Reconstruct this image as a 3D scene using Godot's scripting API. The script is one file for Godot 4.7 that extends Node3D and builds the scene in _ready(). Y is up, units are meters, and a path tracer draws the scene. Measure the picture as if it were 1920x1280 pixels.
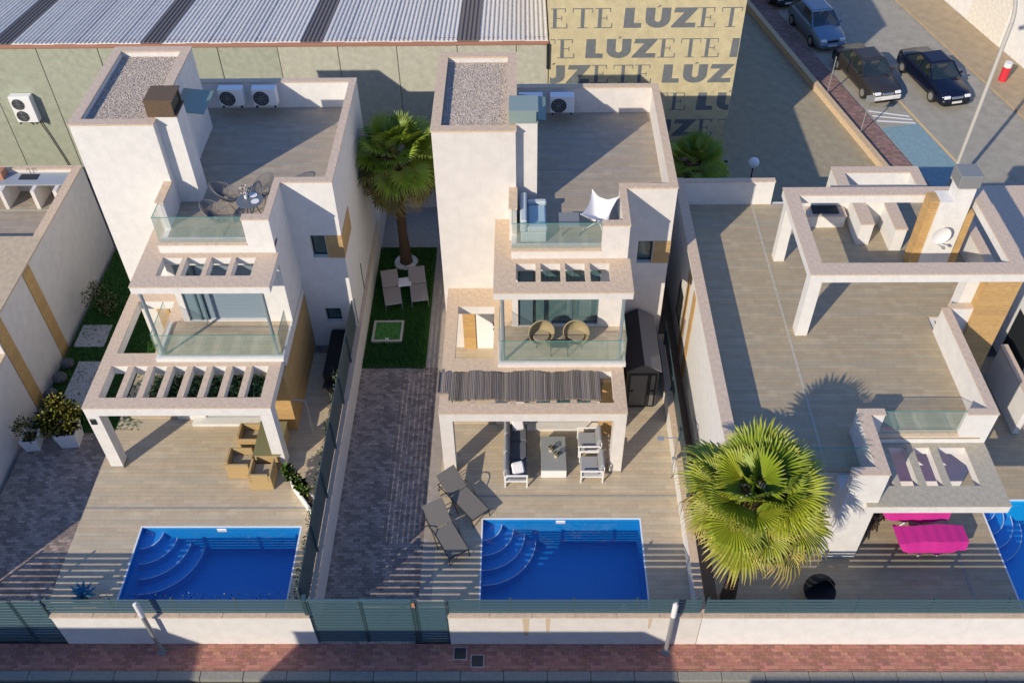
extends Node3D
# A row of white Mediterranean villas with pools, seen from above the street.
# Units are metres; the street runs along x, the camera hovers above the road in front of the villas.

var M := {}
var rng := RandomNumberGenerator.new()
var counts := {}
var SUN := Vector3(1.15, -1.0, -1.42)

func _ready() -> void:
	rng.seed = 7
	# --- camera, sky, sun, exposure -------------------------------------------------
	var cam := Camera3D.new()
	cam.name = "camera"
	var b := Basis(Vector3.UP, deg_to_rad(1.055)) * Basis(Vector3.RIGHT, -deg_to_rad(45.136)) * Basis(Vector3.BACK, -deg_to_rad(0.946))
	cam.transform = Transform3D(b, Vector3(0, 25.0, 0))
	cam.fov = 39.6
	cam.near = 0.1
	cam.far = 900.0
	cam.current = true
	add_child(cam)
	var we := WorldEnvironment.new()
	we.name = "world_environment"
	var env := Environment.new()
	env.background_mode = Environment.BG_SKY
	var psm := ProceduralSkyMaterial.new()
	psm.sky_top_color = Color(0.28, 0.435, 0.68)
	psm.sky_horizon_color = Color(0.78, 0.80, 0.82)
	psm.sky_curve = 0.18
	psm.ground_bottom_color = Color(0.28, 0.26, 0.24)
	psm.ground_horizon_color = Color(0.60, 0.66, 0.72)
	psm.energy_multiplier = 1.42
	var sky := Sky.new()
	sky.sky_material = psm
	env.sky = sky
	env.tonemap_mode = Environment.TONE_MAPPER_LINEAR
	env.tonemap_exposure = 1.03
	env.sdfgi_enabled = true
	env.ssao_enabled = true
	env.ssil_enabled = true
	we.environment = env
	add_child(we)
	var sun := DirectionalLight3D.new()
	sun.name = "sun"
	sun.light_color = Color(1.0, 0.945, 0.86)
	sun.light_energy = 1.46
	sun.light_angular_distance = 0.5
	sun.shadow_enabled = true
	sun.directional_shadow_max_distance = 120.0
	add_child(sun)
	sun.look_at_from_position(Vector3.ZERO, SUN, Vector3.UP)
	# --- the place -------------------------------------------------------------------
	materials()
	ground_and_street()
	warehouse()
	lettered_building()
	villas()
	bungalow_right()
	bungalow_left()
	far_right_house()
	opposite_houses()
	boundary_walls()
	pools()
	back_street()
	palms()
	furniture()
	garden_things()
	small_things()

# ---------------------------------------------------------------- mesh helpers
func S() -> SurfaceTool:
	var st := SurfaceTool.new()
	st.begin(Mesh.PRIMITIVE_TRIANGLES)
	return st

func tri(st: SurfaceTool, a: Vector3, b: Vector3, c: Vector3, n: Vector3, ua: Vector2, ub: Vector2, uc: Vector2) -> void:
	st.set_normal(n); st.set_uv(ua); st.add_vertex(a)
	st.set_normal(n); st.set_uv(ub); st.add_vertex(b)
	st.set_normal(n); st.set_uv(uc); st.add_vertex(c)

func fuv(p: Vector3, n: Vector3) -> Vector2:
	var a := n.abs()
	if a.y >= a.x and a.y >= a.z:
		return Vector2(p.x, p.z)
	if a.z >= a.x:
		return Vector2(p.x, -p.y)
	return Vector2(p.z, -p.y)

# four corners, clockwise seen from outside
func quad(st: SurfaceTool, a: Vector3, b: Vector3, c: Vector3, d: Vector3) -> void:
	var n := (c - a).cross(b - a)
	if n.length() < 1e-9:
		n = (d - a).cross(c - a)
	n = n.normalized()
	tri(st, a, b, c, n, fuv(a, n), fuv(b, n), fuv(c, n))
	tri(st, a, c, d, n, fuv(a, n), fuv(c, n), fuv(d, n))

func tri3(st: SurfaceTool, a: Vector3, b: Vector3, c: Vector3) -> void:
	var n := (c - a).cross(b - a).normalized()
	tri(st, a, b, c, n, fuv(a, n), fuv(b, n), fuv(c, n))

# axis-aligned box from corner to corner
func bx(st: SurfaceTool, x0: float, y0: float, z0: float, x1: float, y1: float, z1: float) -> void:
	if x1 < x0: var t := x0; x0 = x1; x1 = t
	if y1 < y0: var t := y0; y0 = y1; y1 = t
	if z1 < z0: var t := z0; z0 = z1; z1 = t
	var p := [Vector3(x0, y0, z0), Vector3(x1, y0, z0), Vector3(x1, y1, z0), Vector3(x0, y1, z0), Vector3(x0, y0, z1), Vector3(x1, y0, z1), Vector3(x1, y1, z1), Vector3(x0, y1, z1)]
	hexa(st, p)

# eight corners: 0-3 the back face (-z) x0y0 x1y0 x1y1 x0y1, 4-7 the front face
func hexa(st: SurfaceTool, p: Array) -> void:
	quad(st, p[4], p[7], p[6], p[5])
	quad(st, p[1], p[2], p[3], p[0])
	quad(st, p[0], p[3], p[7], p[4])
	quad(st, p[5], p[6], p[2], p[1])
	quad(st, p[7], p[3], p[2], p[6])
	quad(st, p[0], p[4], p[5], p[1])

# box with chamfered edges, centred on c
func cbx(st: SurfaceTool, x0: float, y0: float, z0: float, x1: float, y1: float, z1: float, e: float, xf := Transform3D.IDENTITY) -> void:
	var lo := Vector3(minf(x0, x1), minf(y0, y1), minf(z0, z1))
	var hi := Vector3(maxf(x0, x1), maxf(y0, y1), maxf(z0, z1))
	var c := (lo + hi) * 0.5
	var h := (hi - lo) * 0.5
	e = minf(e, minf(h.x, minf(h.y, h.z)) * 0.9)
	var axes := [Vector3.RIGHT, Vector3.UP, Vector3.BACK]
	for ax in 3:
		for s in [-1.0, 1.0]:
			var n: Vector3 = axes[ax] * s
			var u: Vector3 = axes[(ax + 1) % 3]
			var v: Vector3 = axes[(ax + 2) % 3]
			var hn: float = h[ax]
			var hu: float = h[(ax + 1) % 3] - e
			var hv: float = h[(ax + 2) % 3] - e
			var q := [c + n * hn - u * hu - v * hv, c + n * hn + u * hu - v * hv, c + n * hn + u * hu + v * hv, c + n * hn - u * hu + v * hv]
			nquad(st, xf * q[0], xf * q[1], xf * q[2], xf * q[3], xf.basis * n)
	for ax in 3:
		var a: Vector3 = axes[ax]
		var u: Vector3 = axes[(ax + 1) % 3]
		var v: Vector3 = axes[(ax + 2) % 3]
		var ha: float = h[ax] - e
		var hu: float = h[(ax + 1) % 3]
		var hv: float = h[(ax + 2) % 3]
		for su in [-1.0, 1.0]:
			for sv in [-1.0, 1.0]:
				var p1: Vector3 = c + u * su * hu + v * sv * (hv - e)
				var p2: Vector3 = c + u * su * (hu - e) + v * sv * hv
				nquad(st, xf * (p1 - a * ha), xf * (p1 + a * ha), xf * (p2 + a * ha), xf * (p2 - a * ha), xf.basis * (u * su + v * sv).normalized())
	for sx in [-1.0, 1.0]:
		for sy in [-1.0, 1.0]:
			for sz in [-1.0, 1.0]:
				var n := Vector3(sx, sy, sz).normalized()
				var a := c + Vector3(sx * h.x, sy * (h.y - e), sz * (h.z - e))
				var b := c + Vector3(sx * (h.x - e), sy * h.y, sz * (h.z - e))
				var d := c + Vector3(sx * (h.x - e), sy * (h.y - e), sz * h.z)
				ntri(st, xf * a, xf * b, xf * d, xf.basis * n)

# quad / triangle turned so that it faces n
func nquad(st: SurfaceTool, a: Vector3, b: Vector3, c: Vector3, d: Vector3, n: Vector3) -> void:
	if (c - a).cross(b - a).dot(n) >= 0.0:
		quad(st, a, b, c, d)
	else:
		quad(st, d, c, b, a)

func ntri(st: SurfaceTool, a: Vector3, b: Vector3, c: Vector3, n: Vector3) -> void:
	if (c - a).cross(b - a).dot(n) >= 0.0:
		tri3(st, a, b, c)
	else:
		tri3(st, c, b, a)

# slab or wall with rectangular holes; axis = the thin direction
func holed(st: SurfaceTool, axis: String, a0: float, a1: float, b0: float, b1: float, c0: float, c1: float, holes: Array) -> void:
	var ca := [a0, a1]
	var cb := [b0, b1]
	for h in holes:
		for v in [h[0], h[1]]:
			if v > a0 and v < a1 and not ca.has(v): ca.append(v)
		for v in [h[2], h[3]]:
			if v > b0 and v < b1 and not cb.has(v): cb.append(v)
	ca.sort(); cb.sort()
	for j in cb.size() - 1:
		var run := -1
		for i in ca.size():
			var solid := i < ca.size() - 1
			if solid:
				var ma: float = (ca[i] + ca[i + 1]) * 0.5
				var mb: float = (cb[j] + cb[j + 1]) * 0.5
				for h in holes:
					if ma > h[0] and ma < h[1] and mb > h[2] and mb < h[3]:
						solid = false
			if solid and run < 0:
				run = i
			elif not solid and run >= 0:
				var A0: float = ca[run]
				var A1: float = ca[i]
				var B0: float = cb[j]
				var B1: float = cb[j + 1]
				match axis:
					"z": bx(st, A0, B0, c0, A1, B1, c1)
					"y": bx(st, A0, c0, B0, A1, c1, B1)
					"x": bx(st, c0, B0, A0, c1, B1, A1)
				run = -1

func cyl(st: SurfaceTool, a: Vector3, b: Vector3, ra: float, rb: float, n := 10, caps := true) -> void:
	var d := (b - a)
	var l := d.length()
	if l < 1e-6: return
	d /= l
	var u := d.cross(Vector3.UP if absf(d.y) < 0.9 else Vector3.RIGHT).normalized()
	var v := u.cross(d)
	for i in n:
		var t0 := TAU * i / n
		var t1 := TAU * (i + 1) / n
		var n0 := u * cos(t0) + v * sin(t0)
		var n1 := u * cos(t1) + v * sin(t1)
		var q := [a + n0 * ra, b + n0 * rb, b + n1 * rb, a + n1 * ra]
		var ns := [n0, n0, n1, n1]
		var uv := [Vector2(float(i) / n, 0), Vector2(float(i) / n, l), Vector2(float(i + 1) / n, l), Vector2(float(i + 1) / n, 0)]
		var order := [0, 1, 2, 0, 2, 3]
		if (q[2] - q[0]).cross(q[1] - q[0]).dot(n0 + n1) < 0: order = [0, 2, 1, 0, 3, 2]
		for k in order:
			st.set_normal(ns[k]); st.set_uv(uv[k]); st.add_vertex(q[k])
		if caps:
			if rb > 0.001: ntri(st, b, b + n0 * rb, b + n1 * rb, d)
			if ra > 0.001: ntri(st, a, a + n0 * ra, a + n1 * ra, -d)

func tube(st: SurfaceTool, pts: Array, r: float, n := 6) -> void:
	for i in pts.size() - 1:
		cyl(st, pts[i], pts[i + 1], r, r, n, i == 0 or i == pts.size() - 2)

func bar(st: SurfaceTool, a: Vector3, b: Vector3, w: float, h: float, e := 0.0) -> void:
	var d := b - a
	var l := d.length()
	d /= l
	var u := Vector3.UP.cross(d)
	u = Vector3.RIGHT if u.length() < 0.01 else u.normalized()
	var v := d.cross(u)
	var xf := Transform3D(Basis(u, v, d), (a + b) * 0.5)
	cbx(st, -w / 2, -h / 2, -l / 2, w / 2, h / 2, l / 2, maxf(e, 0.002), xf)

# surface of rings (each ring an array of points), closed round the ring
func loft(st: SurfaceTool, rings: Array, closed := true, cap := true) -> void:
	var m: int = rings[0].size()
	var cen := Vector3.ZERO
	for i in rings.size() - 1:
		var c0 := Vector3.ZERO
		for p in rings[i]: c0 += p
		for p in rings[i + 1]: c0 += p
		c0 /= 2.0 * m
		for k in (m if closed else m - 1):
			var a: Vector3 = rings[i][k]
			var b: Vector3 = rings[i + 1][k]
			var c: Vector3 = rings[i + 1][(k + 1) % m]
			var d: Vector3 = rings[i][(k + 1) % m]
			nquad(st, a, b, c, d, (a + b + c + d) * 0.25 - c0)
	if cap:
		for e in [0, rings.size() - 1]:
			cen = Vector3.ZERO
			for p in rings[e]: cen += p
			cen /= m
			var o := Vector3.ZERO
			for p in rings[1 if e == 0 else e - 1]: o += p
			o /= m
			for k in m:
				ntri(st, cen, rings[e][k], rings[e][(k + 1) % m], cen - o)

# upright prism over a polygon of (x, z) points
func prism(st: SurfaceTool, poly: Array, y0: float, y1: float) -> void:
	var pv := PackedVector2Array(poly)
	var idx := Geometry2D.triangulate_polygon(pv)
	for i in range(0, idx.size(), 3):
		var a := pv[idx[i]]
		var b := pv[idx[i + 1]]
		var c := pv[idx[i + 2]]
		ntri(st, Vector3(a.x, y1, a.y), Vector3(b.x, y1, b.y), Vector3(c.x, y1, c.y), Vector3.UP)
		ntri(st, Vector3(a.x, y0, a.y), Vector3(b.x, y0, b.y), Vector3(c.x, y0, c.y), Vector3.DOWN)
	var area := 0.0
	for i in pv.size():
		var a := pv[i]
		var b := pv[(i + 1) % pv.size()]
		area += a.x * b.y - b.x * a.y
	for i in pv.size():
		var a := pv[i]
		var b := pv[(i + 1) % pv.size()]
		var n := Vector3(b.y - a.y, 0, a.x - b.x) * signf(area)
		nquad(st, Vector3(a.x, y0, a.y), Vector3(b.x, y0, b.y), Vector3(b.x, y1, b.y), Vector3(a.x, y1, a.y), n)

# polygon in the x-y plane (letters, profiles) given thickness from z0 to z1
func slab_xy(st: SurfaceTool, poly: Array, z0: float, z1: float) -> void:
	var pv := PackedVector2Array(poly)
	var idx := Geometry2D.triangulate_polygon(pv)
	for i in range(0, idx.size(), 3):
		var a := pv[idx[i]]
		var b := pv[idx[i + 1]]
		var c := pv[idx[i + 2]]
		ntri(st, Vector3(a.x, a.y, z1), Vector3(b.x, b.y, z1), Vector3(c.x, c.y, z1), Vector3.BACK)
		ntri(st, Vector3(a.x, a.y, z0), Vector3(b.x, b.y, z0), Vector3(c.x, c.y, z0), Vector3.FORWARD)
	var area := 0.0
	for i in pv.size():
		var a := pv[i]
		var b := pv[(i + 1) % pv.size()]
		area += a.x * b.y - b.x * a.y
	for i in pv.size():
		var a := pv[i]
		var b := pv[(i + 1) % pv.size()]
		var n := Vector3(b.y - a.y, a.x - b.x, 0) * signf(area)
		nquad(st, Vector3(a.x, a.y, z0), Vector3(b.x, b.y, z0), Vector3(b.x, b.y, z1), Vector3(a.x, a.y, z1), n)

func disc_pts(c: Vector3, u: Vector3, v: Vector3, n: int) -> Array:
	var out := []
	for i in n:
		out.append(c + u * cos(TAU * i / n) + v * sin(TAU * i / n))
	return out

# ---------------------------------------------------------------- scene helpers
func num(par: Node, called: String) -> String:
	var key := str(par.get_instance_id()) + called
	var n: int = counts.get(key, 0)
	counts[key] = n + 1
	return called if n == 0 else "%s_%03d" % [called, n]

func smooth(st: SurfaceTool) -> SurfaceTool:
	st.index()
	st.deindex()
	st.generate_normals()
	return st

func commit(st: SurfaceTool, tangents := true) -> Mesh:
	if tangents: st.generate_tangents()
	return st.commit()

func mesh_of(st, mat: Material) -> MeshInstance3D:
	var mi := MeshInstance3D.new()
	mi.mesh = st if st is Mesh else commit(st)
	mi.material_override = mat
	mi.cast_shadow = GeometryInstance3D.SHADOW_CASTING_SETTING_ON
	return mi

# a thing whose children are its parts; the node stands at `at`
func thing(called: String, label: String, category: String, at := Vector3.ZERO, turn := 0.0, group := "") -> Node3D:
	var o := Node3D.new()
	o.name = num(self, called)
	add_child(o, true)
	o.position = at
	o.rotation.y = turn
	o.set_meta("label", label)
	o.set_meta("category", category)
	if group != "": o.set_meta("group", group)
	return o

# a part of a thing; points given in world coordinates when `world`, else in the parent's own
func part(par: Node3D, called: String, st, mat: Material, world := true) -> MeshInstance3D:
	var mi := mesh_of(st, mat)
	mi.name = num(par, called)
	par.add_child(mi, true)
	if world:
		var g := Transform3D.IDENTITY
		var p: Node = par
		while p is Node3D and p != self:
			g = (p as Node3D).transform * g
			p = p.get_parent()
		mi.transform = g.affine_inverse()
	return mi

func lpart(par: Node3D, called: String, st, mat: Material) -> MeshInstance3D:
	return part(par, called, st, mat, false)

func structure(called: String, st, mat: Material) -> MeshInstance3D:
	var mi := mesh_of(st, mat)
	mi.name = num(self, called)
	add_child(mi, true)
	mi.set_meta("kind", "structure")
	return mi

# a thing made of a single mesh
func solo(called: String, st, mat: Material, label: String, category: String, group := "") -> MeshInstance3D:
	var mi := mesh_of(st, mat)
	mi.name = num(self, called)
	add_child(mi, true)
	mi.set_meta("label", label)
	mi.set_meta("category", category)
	if group != "": mi.set_meta("group", group)
	return mi

func copy(o: Node3D, at: Vector3, turn: float, label: String, base := "") -> Node3D:
	var c: Node3D = o.duplicate()
	var stem := base if base != "" else String(o.name).rstrip("0123456789").trim_suffix("_")
	c.name = num(self, stem)
	add_child(c, true)
	c.position = at
	c.rotation.y = turn
	c.set_meta("label", label)
	return c

func stuff(mi: Node) -> Node:
	mi.set_meta("kind", "stuff")
	return mi

# ---------------------------------------------------------------- materials
func mat(r: float, g: float, b: float, rough := 0.8, metal := 0.0) -> StandardMaterial3D:
	var m := StandardMaterial3D.new()
	m.albedo_color = Color(r, g, b).linear_to_srgb()
	m.roughness = rough
	m.metallic = metal
	return m

func tmat(r: float, g: float, b: float, rough: float, tx: Texture2D, scale: float, nrm: Texture2D = null, nstr := 0.6) -> StandardMaterial3D:
	var m := mat(r, g, b, rough)
	m.albedo_texture = tx
	m.uv1_scale = Vector3(scale, scale, 1)
	if nrm != null:
		m.normal_enabled = true
		m.normal_texture = nrm
		m.normal_scale = nstr
	return m

func vmat(rough := 0.7) -> StandardMaterial3D:
	var m := StandardMaterial3D.new()
	m.vertex_color_use_as_albedo = true
	m.roughness = rough
	m.cull_mode = BaseMaterial3D.CULL_DISABLED
	return m

func glass(r: float, g: float, b: float, alpha: float, rough := 0.03) -> StandardMaterial3D:
	var m := StandardMaterial3D.new()
	m.transparency = BaseMaterial3D.TRANSPARENCY_ALPHA
	var c := Color(r, g, b).linear_to_srgb()
	m.albedo_color = Color(c.r, c.g, c.b, alpha)
	m.roughness = rough
	m.metallic_specular = 0.6
	return m

var noise_a := FastNoiseLite.new()
func nz(x: float, y: float, f: float) -> float:   # tiling-free noise 0..1
	return noise_a.get_noise_2d(x * f, y * f) * 0.5 + 0.5

# seamless noise on an n x n picture: blend of four shifted copies
func sn(x: float, y: float, n: int, f: float, o := 0.0) -> float:
	var u := x / n
	var v := y / n
	var a := noise_a.get_noise_2d(x * f + o, y * f)
	var b := noise_a.get_noise_2d((x - n) * f + o, y * f)
	var c := noise_a.get_noise_2d(x * f + o, (y - n) * f)
	var d := noise_a.get_noise_2d((x - n) * f + o, (y - n) * f)
	return lerpf(lerpf(a, b, u), lerpf(c, d, u), v)

func picture(n: int, f: Callable) -> Array:      # [colour texture, normal texture]
	var data := PackedByteArray()
	data.resize(n * n * 3)
	var hd := PackedByteArray()
	hd.resize(n * n)
	for y in n:
		for x in n:
			var r: Array = f.call(x, y)
			var k := (y * n + x) * 3
			data[k] = int(clampf(r[0], 0, 1) * 255)
			data[k + 1] = int(clampf(r[1], 0, 1) * 255)
			data[k + 2] = int(clampf(r[2], 0, 1) * 255)
			hd[y * n + x] = int(clampf(r[3], 0, 1) * 255)
	var im := Image.create_from_data(n, n, false, Image.FORMAT_RGB8, data)
	var hm := Image.create_from_data(n, n, false, Image.FORMAT_L8, hd)
	hm.convert(Image.FORMAT_RGBA8)
	hm.bump_map_to_normal_map(4.0)
	return [ImageTexture.create_from_image(im), ImageTexture.create_from_image(hm)]

func h2(a: int, b: int) -> float:                # hash 0..1
	var h := (a * 374761393 + b * 668265263) & 0x7fffffff
	h = ((h ^ (h >> 13)) * 1274126177) & 0x7fffffff
	return float((h ^ (h >> 16)) & 0xffff) / 65535.0

func materials() -> void:
	noise_a.seed = 3
	noise_a.frequency = 1.0
	noise_a.fractal_octaves = 4
	var N := 512
	# rendered wall: faint mottling, fine grain
	var pl := picture(N, func(x: int, y: int) -> Array:
		var m := sn(x, y, N, 0.012) * 0.045 + sn(x, y, N, 0.05, 40.0) * 0.025
		var v := 0.955 + m + minf(0.0, sn(x, y * 0.05, N, 0.03, 60.0) + 0.15) * 0.035
		var g := sn(x, y, N, 0.35, 9.0) * 0.5 + 0.5
		return [v, v * 0.996, v * 0.99, g])
	# wood-look floor tiles, 16 rows of 0.15 m over 2.4 m
	var dk := picture(N, func(x: int, y: int) -> Array:
		var row := int(y / 32.0)
		var off := int(h2(row, 5) * 4.0) * 64
		var plank := int(((x + off) % N) / 256.0)
		var tone := 0.88 + (h2(row * 3 + plank, 11) - 0.5) * 0.055
		var grain := sn(x * 0.12, y * 1.0, N, 0.22, row * 7.3) * 0.085 + sn(x, y, N, 0.008, 90.0) * 0.06
		var joint := (y % 32) < 2 or ((x + off) % 256) < 1
		var v := tone + grain
		if joint: v *= 0.86
		var w := (h2(row * 5 + plank, 23) - 0.5) * 0.03
		return [v, v * (0.985 - w), v * (0.965 - w * 2.0), 0.15 if joint else 0.8 + grain])
	# concrete pavers 0.2 x 0.1 m over 1.6 m
	var pv := picture(N, func(x: int, y: int) -> Array:
		var row := int(y / 32.0)
		var xx: int = (int(x) + (row % 2) * 32) % N
		var col := int(xx / 64.0)
		var tone := 0.80 + (h2(row, col) - 0.5) * 0.26
		var j := (int(y) % 32) < 3 or (xx % 64) < 3
		var s := sn(x, y, N, 0.02, 3.0) * 0.12 + sn(x, y, N, 0.3, 8.0) * 0.06
		var v := tone + s
		if j: v *= 0.78
		return [v, v * 0.985, v * 0.98, 0.1 if j else 0.75])
	# small red clay pavers
	var rb := picture(N, func(x: int, y: int) -> Array:
		var row := int(y / 32.0)
		var xx: int = (int(x) + (row % 2) * 32) % N
		var col := int(xx / 64.0)
		var tone := 0.84 + (h2(row + 9, col) - 0.5) * 0.22
		var j := (int(y) % 32) < 3 or (xx % 64) < 3
		var v := tone + sn(x, y, N, 0.03, 3.0) * 0.12 + sn(x, y, N, 0.4, 8.0) * 0.06
		if j: return [v * 0.86, v * 0.86, v * 0.86, 0.1]
		return [v, v * (0.93 + h2(col, row) * 0.08), v * (0.92 + h2(col, row + 4) * 0.08), 0.75])
	# rough mineral surface (concrete, asphalt, gravel bed)
	var co := picture(N, func(x: int, y: int) -> Array:
		var v := 0.88 + sn(x, y, N, 0.015) * 0.10 + sn(x, y, N, 0.09, 30.0) * 0.06 + (h2(int(x), int(y)) - 0.5) * 0.07
		return [v, v, v * 0.99, 0.5 + sn(x, y, N, 0.4, 5.0) * 0.5])
	# layered sandstone cladding
	var ss := picture(N, func(x: int, y: int) -> Array:
		var row := int(y / 64.0)
		var band := sn(x * 0.18, y, N, 0.06, row * 3.1) * 0.10
		var v := 0.88 + (h2(row, 3) - 0.5) * 0.10 + band + sn(x, y, N, 0.02, 70.0) * 0.05
		var j := (int(y) % 64) < 2
		if j: v *= 0.85
		return [v, v * (0.97 + band * 0.3), v * (0.92 + band * 0.5), 0.3 if j else 0.7 + band])
	# lawn
	var gr := picture(N, func(x: int, y: int) -> Array:
		var v := 0.72 + sn(x, y, N, 0.02) * 0.18 + sn(x, y, N, 0.3, 5.0) * 0.22
		return [v * (0.92 + sn(x, y, N, 0.05, 9.0) * 0.1), v, v * 0.8, 0.5 + sn(x, y, N, 0.5, 5.0) * 0.5])
	# ripples
	var wt := picture(N, func(x: int, y: int) -> Array:
		var v := sn(x, y, N, 0.012, 2.0) * 0.35 + sn(x, y, N, 0.035, 20.0) * 0.10
		return [1.0, 1.0, 1.0, 0.5 + v])
	# pool mosaic
	var ms := picture(256, func(x: int, y: int) -> Array:
		var j := (int(y) % 16) < 1 or (int(x) % 16) < 1
		var v := 0.95 + (h2(int(x / 16.0), int(y / 16.0)) - 0.5) * 0.08
		if j: v = 0.93
		return [v, v, v, 0.3 if j else 0.7])
	# reeds
	var rd := picture(256, func(x: int, y: int) -> Array:
		var v := 0.62 + h2(int(x / 2.0), 1) * 0.34 + sn(x, y * 0.06, 256, 0.3) * 0.12
		return [v, v * (0.95 + h2(int(x / 2.0), 8) * 0.05), v * (0.9 + h2(int(x / 2.0), 4) * 0.1), h2(int(x / 2.0), 1)])
	# bark / fibre
	var bk := picture(256, func(x: int, y: int) -> Array:
		var v := 0.7 + sn(x * 0.4, y, 256, 0.12) * 0.22 + sn(x, y, 256, 0.4, 6.0) * 0.12
		return [v, v * 0.96, v * 0.9, 0.5 + sn(x * 0.4, y, 256, 0.2) * 0.5])
	# woven rattan / textile
	var wv := picture(128, func(x: int, y: int) -> Array:
		var c := (int(x / 8.0) + int(y / 8.0)) % 2
		var v := 0.82 + c * 0.12 + (h2(int(x), int(y)) - 0.5) * 0.08
		return [v, v, v, 0.3 + c * 0.4])
	M.white = tmat(0.77, 0.765, 0.745, 0.85, pl[0], 0.35, pl[1], 0.15)
	M.white_warm = tmat(0.73, 0.70, 0.665, 0.85, pl[0], 0.31, pl[1], 0.25)
	M.coping = tmat(0.77, 0.605, 0.465, 0.75, co[0], 0.8, co[1], 0.25)
	M.coping_tan = tmat(0.80, 0.61, 0.43, 0.75, co[0], 0.7, co[1], 0.25)
	M.sandstone = tmat(0.62, 0.42, 0.19, 0.75, ss[0], 0.6, ss[1], 0.3)
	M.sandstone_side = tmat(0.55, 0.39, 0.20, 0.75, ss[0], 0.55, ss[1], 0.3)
	M.deck = tmat(0.66, 0.57, 0.42, 0.6, dk[0], 1.0 / 2.4, dk[1], 0.35)
	M.deck_roof = tmat(0.47, 0.41, 0.325, 0.6, dk[0], 1.0 / 2.4, dk[1], 0.35)
	M.deck_olive = tmat(0.50, 0.43, 0.30, 0.6, dk[0], 1.0 / 2.4, dk[1], 0.35)
	M.paver = tmat(0.46, 0.375, 0.32, 0.85, pv[0], 1.0 / 1.6, pv[1], 0.5)
	M.paver_light = tmat(0.36, 0.31, 0.27, 0.85, pv[0], 1.0 / 1.6, pv[1], 0.4)
	M.red_paver = tmat(0.52, 0.25, 0.19, 0.85, rb[0], 1.0 / 1.6, rb[1], 0.4)
	M.pink_paver = tmat(0.36, 0.23, 0.20, 0.85, rb[0], 1.0 / 1.6, rb[1], 0.4)
	M.concrete = tmat(0.40, 0.38, 0.34, 0.85, co[0], 0.6, co[1], 0.3)
	M.kerb = tmat(0.33, 0.32, 0.28, 0.85, co[0], 0.9, co[1], 0.3)
	M.kerb2 = tmat(0.32, 0.31, 0.275, 0.85, co[0], 0.7, co[1], 0.3)
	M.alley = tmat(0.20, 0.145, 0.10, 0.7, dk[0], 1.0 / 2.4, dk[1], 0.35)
	M.roof_metal2 = tmat(0.90, 0.85, 0.775, 0.85, co[0], 0.43)
	M.stone_mix = vmat(0.9)
	M.cowl = mat(0.22, 0.29, 0.275, 0.5, 0.0)
	M.post_metal = mat(0.30, 0.37, 0.40, 0.35, 0.4)
	M.shutter_panel = mat(0.17, 0.25, 0.29, 0.45, 0.1)
	M.drain_pale = tmat(0.55, 0.51, 0.42, 0.8, co[0], 0.8)
	M.canopy_top = tmat(0.53, 0.48, 0.38, 0.75, co[0], 0.7, co[1], 0.2)
	M.roof_tan = tmat(0.66, 0.53, 0.37, 0.8, co[0], 0.4, co[1], 0.2)
	M.worktop_blue = mat(0.30, 0.33, 0.36, 0.35)
	M.coping_b = tmat(0.73, 0.57, 0.435, 0.75, co[0], 0.63, co[1], 0.25)
	M.white_bright = tmat(0.82, 0.82, 0.81, 0.85, pl[0], 0.33, pl[1], 0.25)
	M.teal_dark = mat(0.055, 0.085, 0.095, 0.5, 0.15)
	M.far_paving = tmat(0.50, 0.385, 0.245, 0.9, co[0], 0.2, co[1], 0.3)
	M.wall_top = tmat(0.72, 0.53, 0.32, 0.85, co[0], 0.5)
	M.lamp_pole = mat(0.55, 0.53, 0.48, 0.5, 0.2)
	M.frame_blue = mat(0.02, 0.09, 0.20, 0.4, 0.2)
	M.car_glass = glass(0.02, 0.035, 0.035, 0.55, 0.03)
	M.net_green = mat(0.10, 0.19, 0.07, 0.95)
	M.tub_white = mat(0.66, 0.66, 0.68, 0.85)
	M.rim_metal = mat(0.38, 0.37, 0.35, 0.35, 0.5)
	M.pot_pale = mat(0.55, 0.46, 0.34, 0.8)
	M.table_glass = mat(0.20, 0.19, 0.10, 0.25)
	M.string_grey = mat(0.13, 0.13, 0.135, 0.6)
	M.sofa_pale = tmat(0.58, 0.66, 0.68, 0.9, wv[0], 5.0)
	M.agave = mat(0.03, 0.16, 0.26, 0.6)
	M.slab_grey = tmat(0.46, 0.46, 0.45, 0.8, co[0], 0.6, co[1], 0.2)
	M.boulder = tmat(0.10, 0.105, 0.12, 0.9, co[0], 1.0, co[1], 0.6)
	M.frame_pale = mat(0.45, 0.42, 0.34, 0.8)
	M.shed_roof = mat(0.15, 0.15, 0.155, 0.6)
	M.shed_panel = mat(0.13, 0.13, 0.13, 0.55)
	M.path_beige = tmat(0.45, 0.39, 0.34, 0.85, co[0], 0.5, co[1], 0.25)
	M.blade = mat(0.045, 0.15, 0.018, 0.9)
	M.asphalt = tmat(0.075, 0.075, 0.072, 0.9, co[0], 0.5, co[1], 0.5)
	M.sand_ground = tmat(0.43, 0.37, 0.255, 0.95, co[0], 0.22, co[1], 0.5)
	M.street_light = tmat(0.43, 0.40, 0.335, 0.9, co[0], 0.17, co[1], 0.4)
	M.yard = tmat(0.10, 0.105, 0.10, 0.9, co[0], 0.19, co[1], 0.4)
	M.panel_green = tmat(0.455, 0.48, 0.385, 0.85, co[0], 0.33, co[1], 0.2)
	M.panel_green2 = tmat(0.44, 0.47, 0.37, 0.85, co[0], 0.27, co[1], 0.2)
	M.cream = tmat(0.70, 0.61, 0.375, 0.8, co[0], 0.23, co[1], 0.15)
	M.roof_metal = tmat(0.96, 0.905, 0.82, 0.85, co[0], 0.5)
	M.roof_metal.metallic = 0.0
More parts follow.
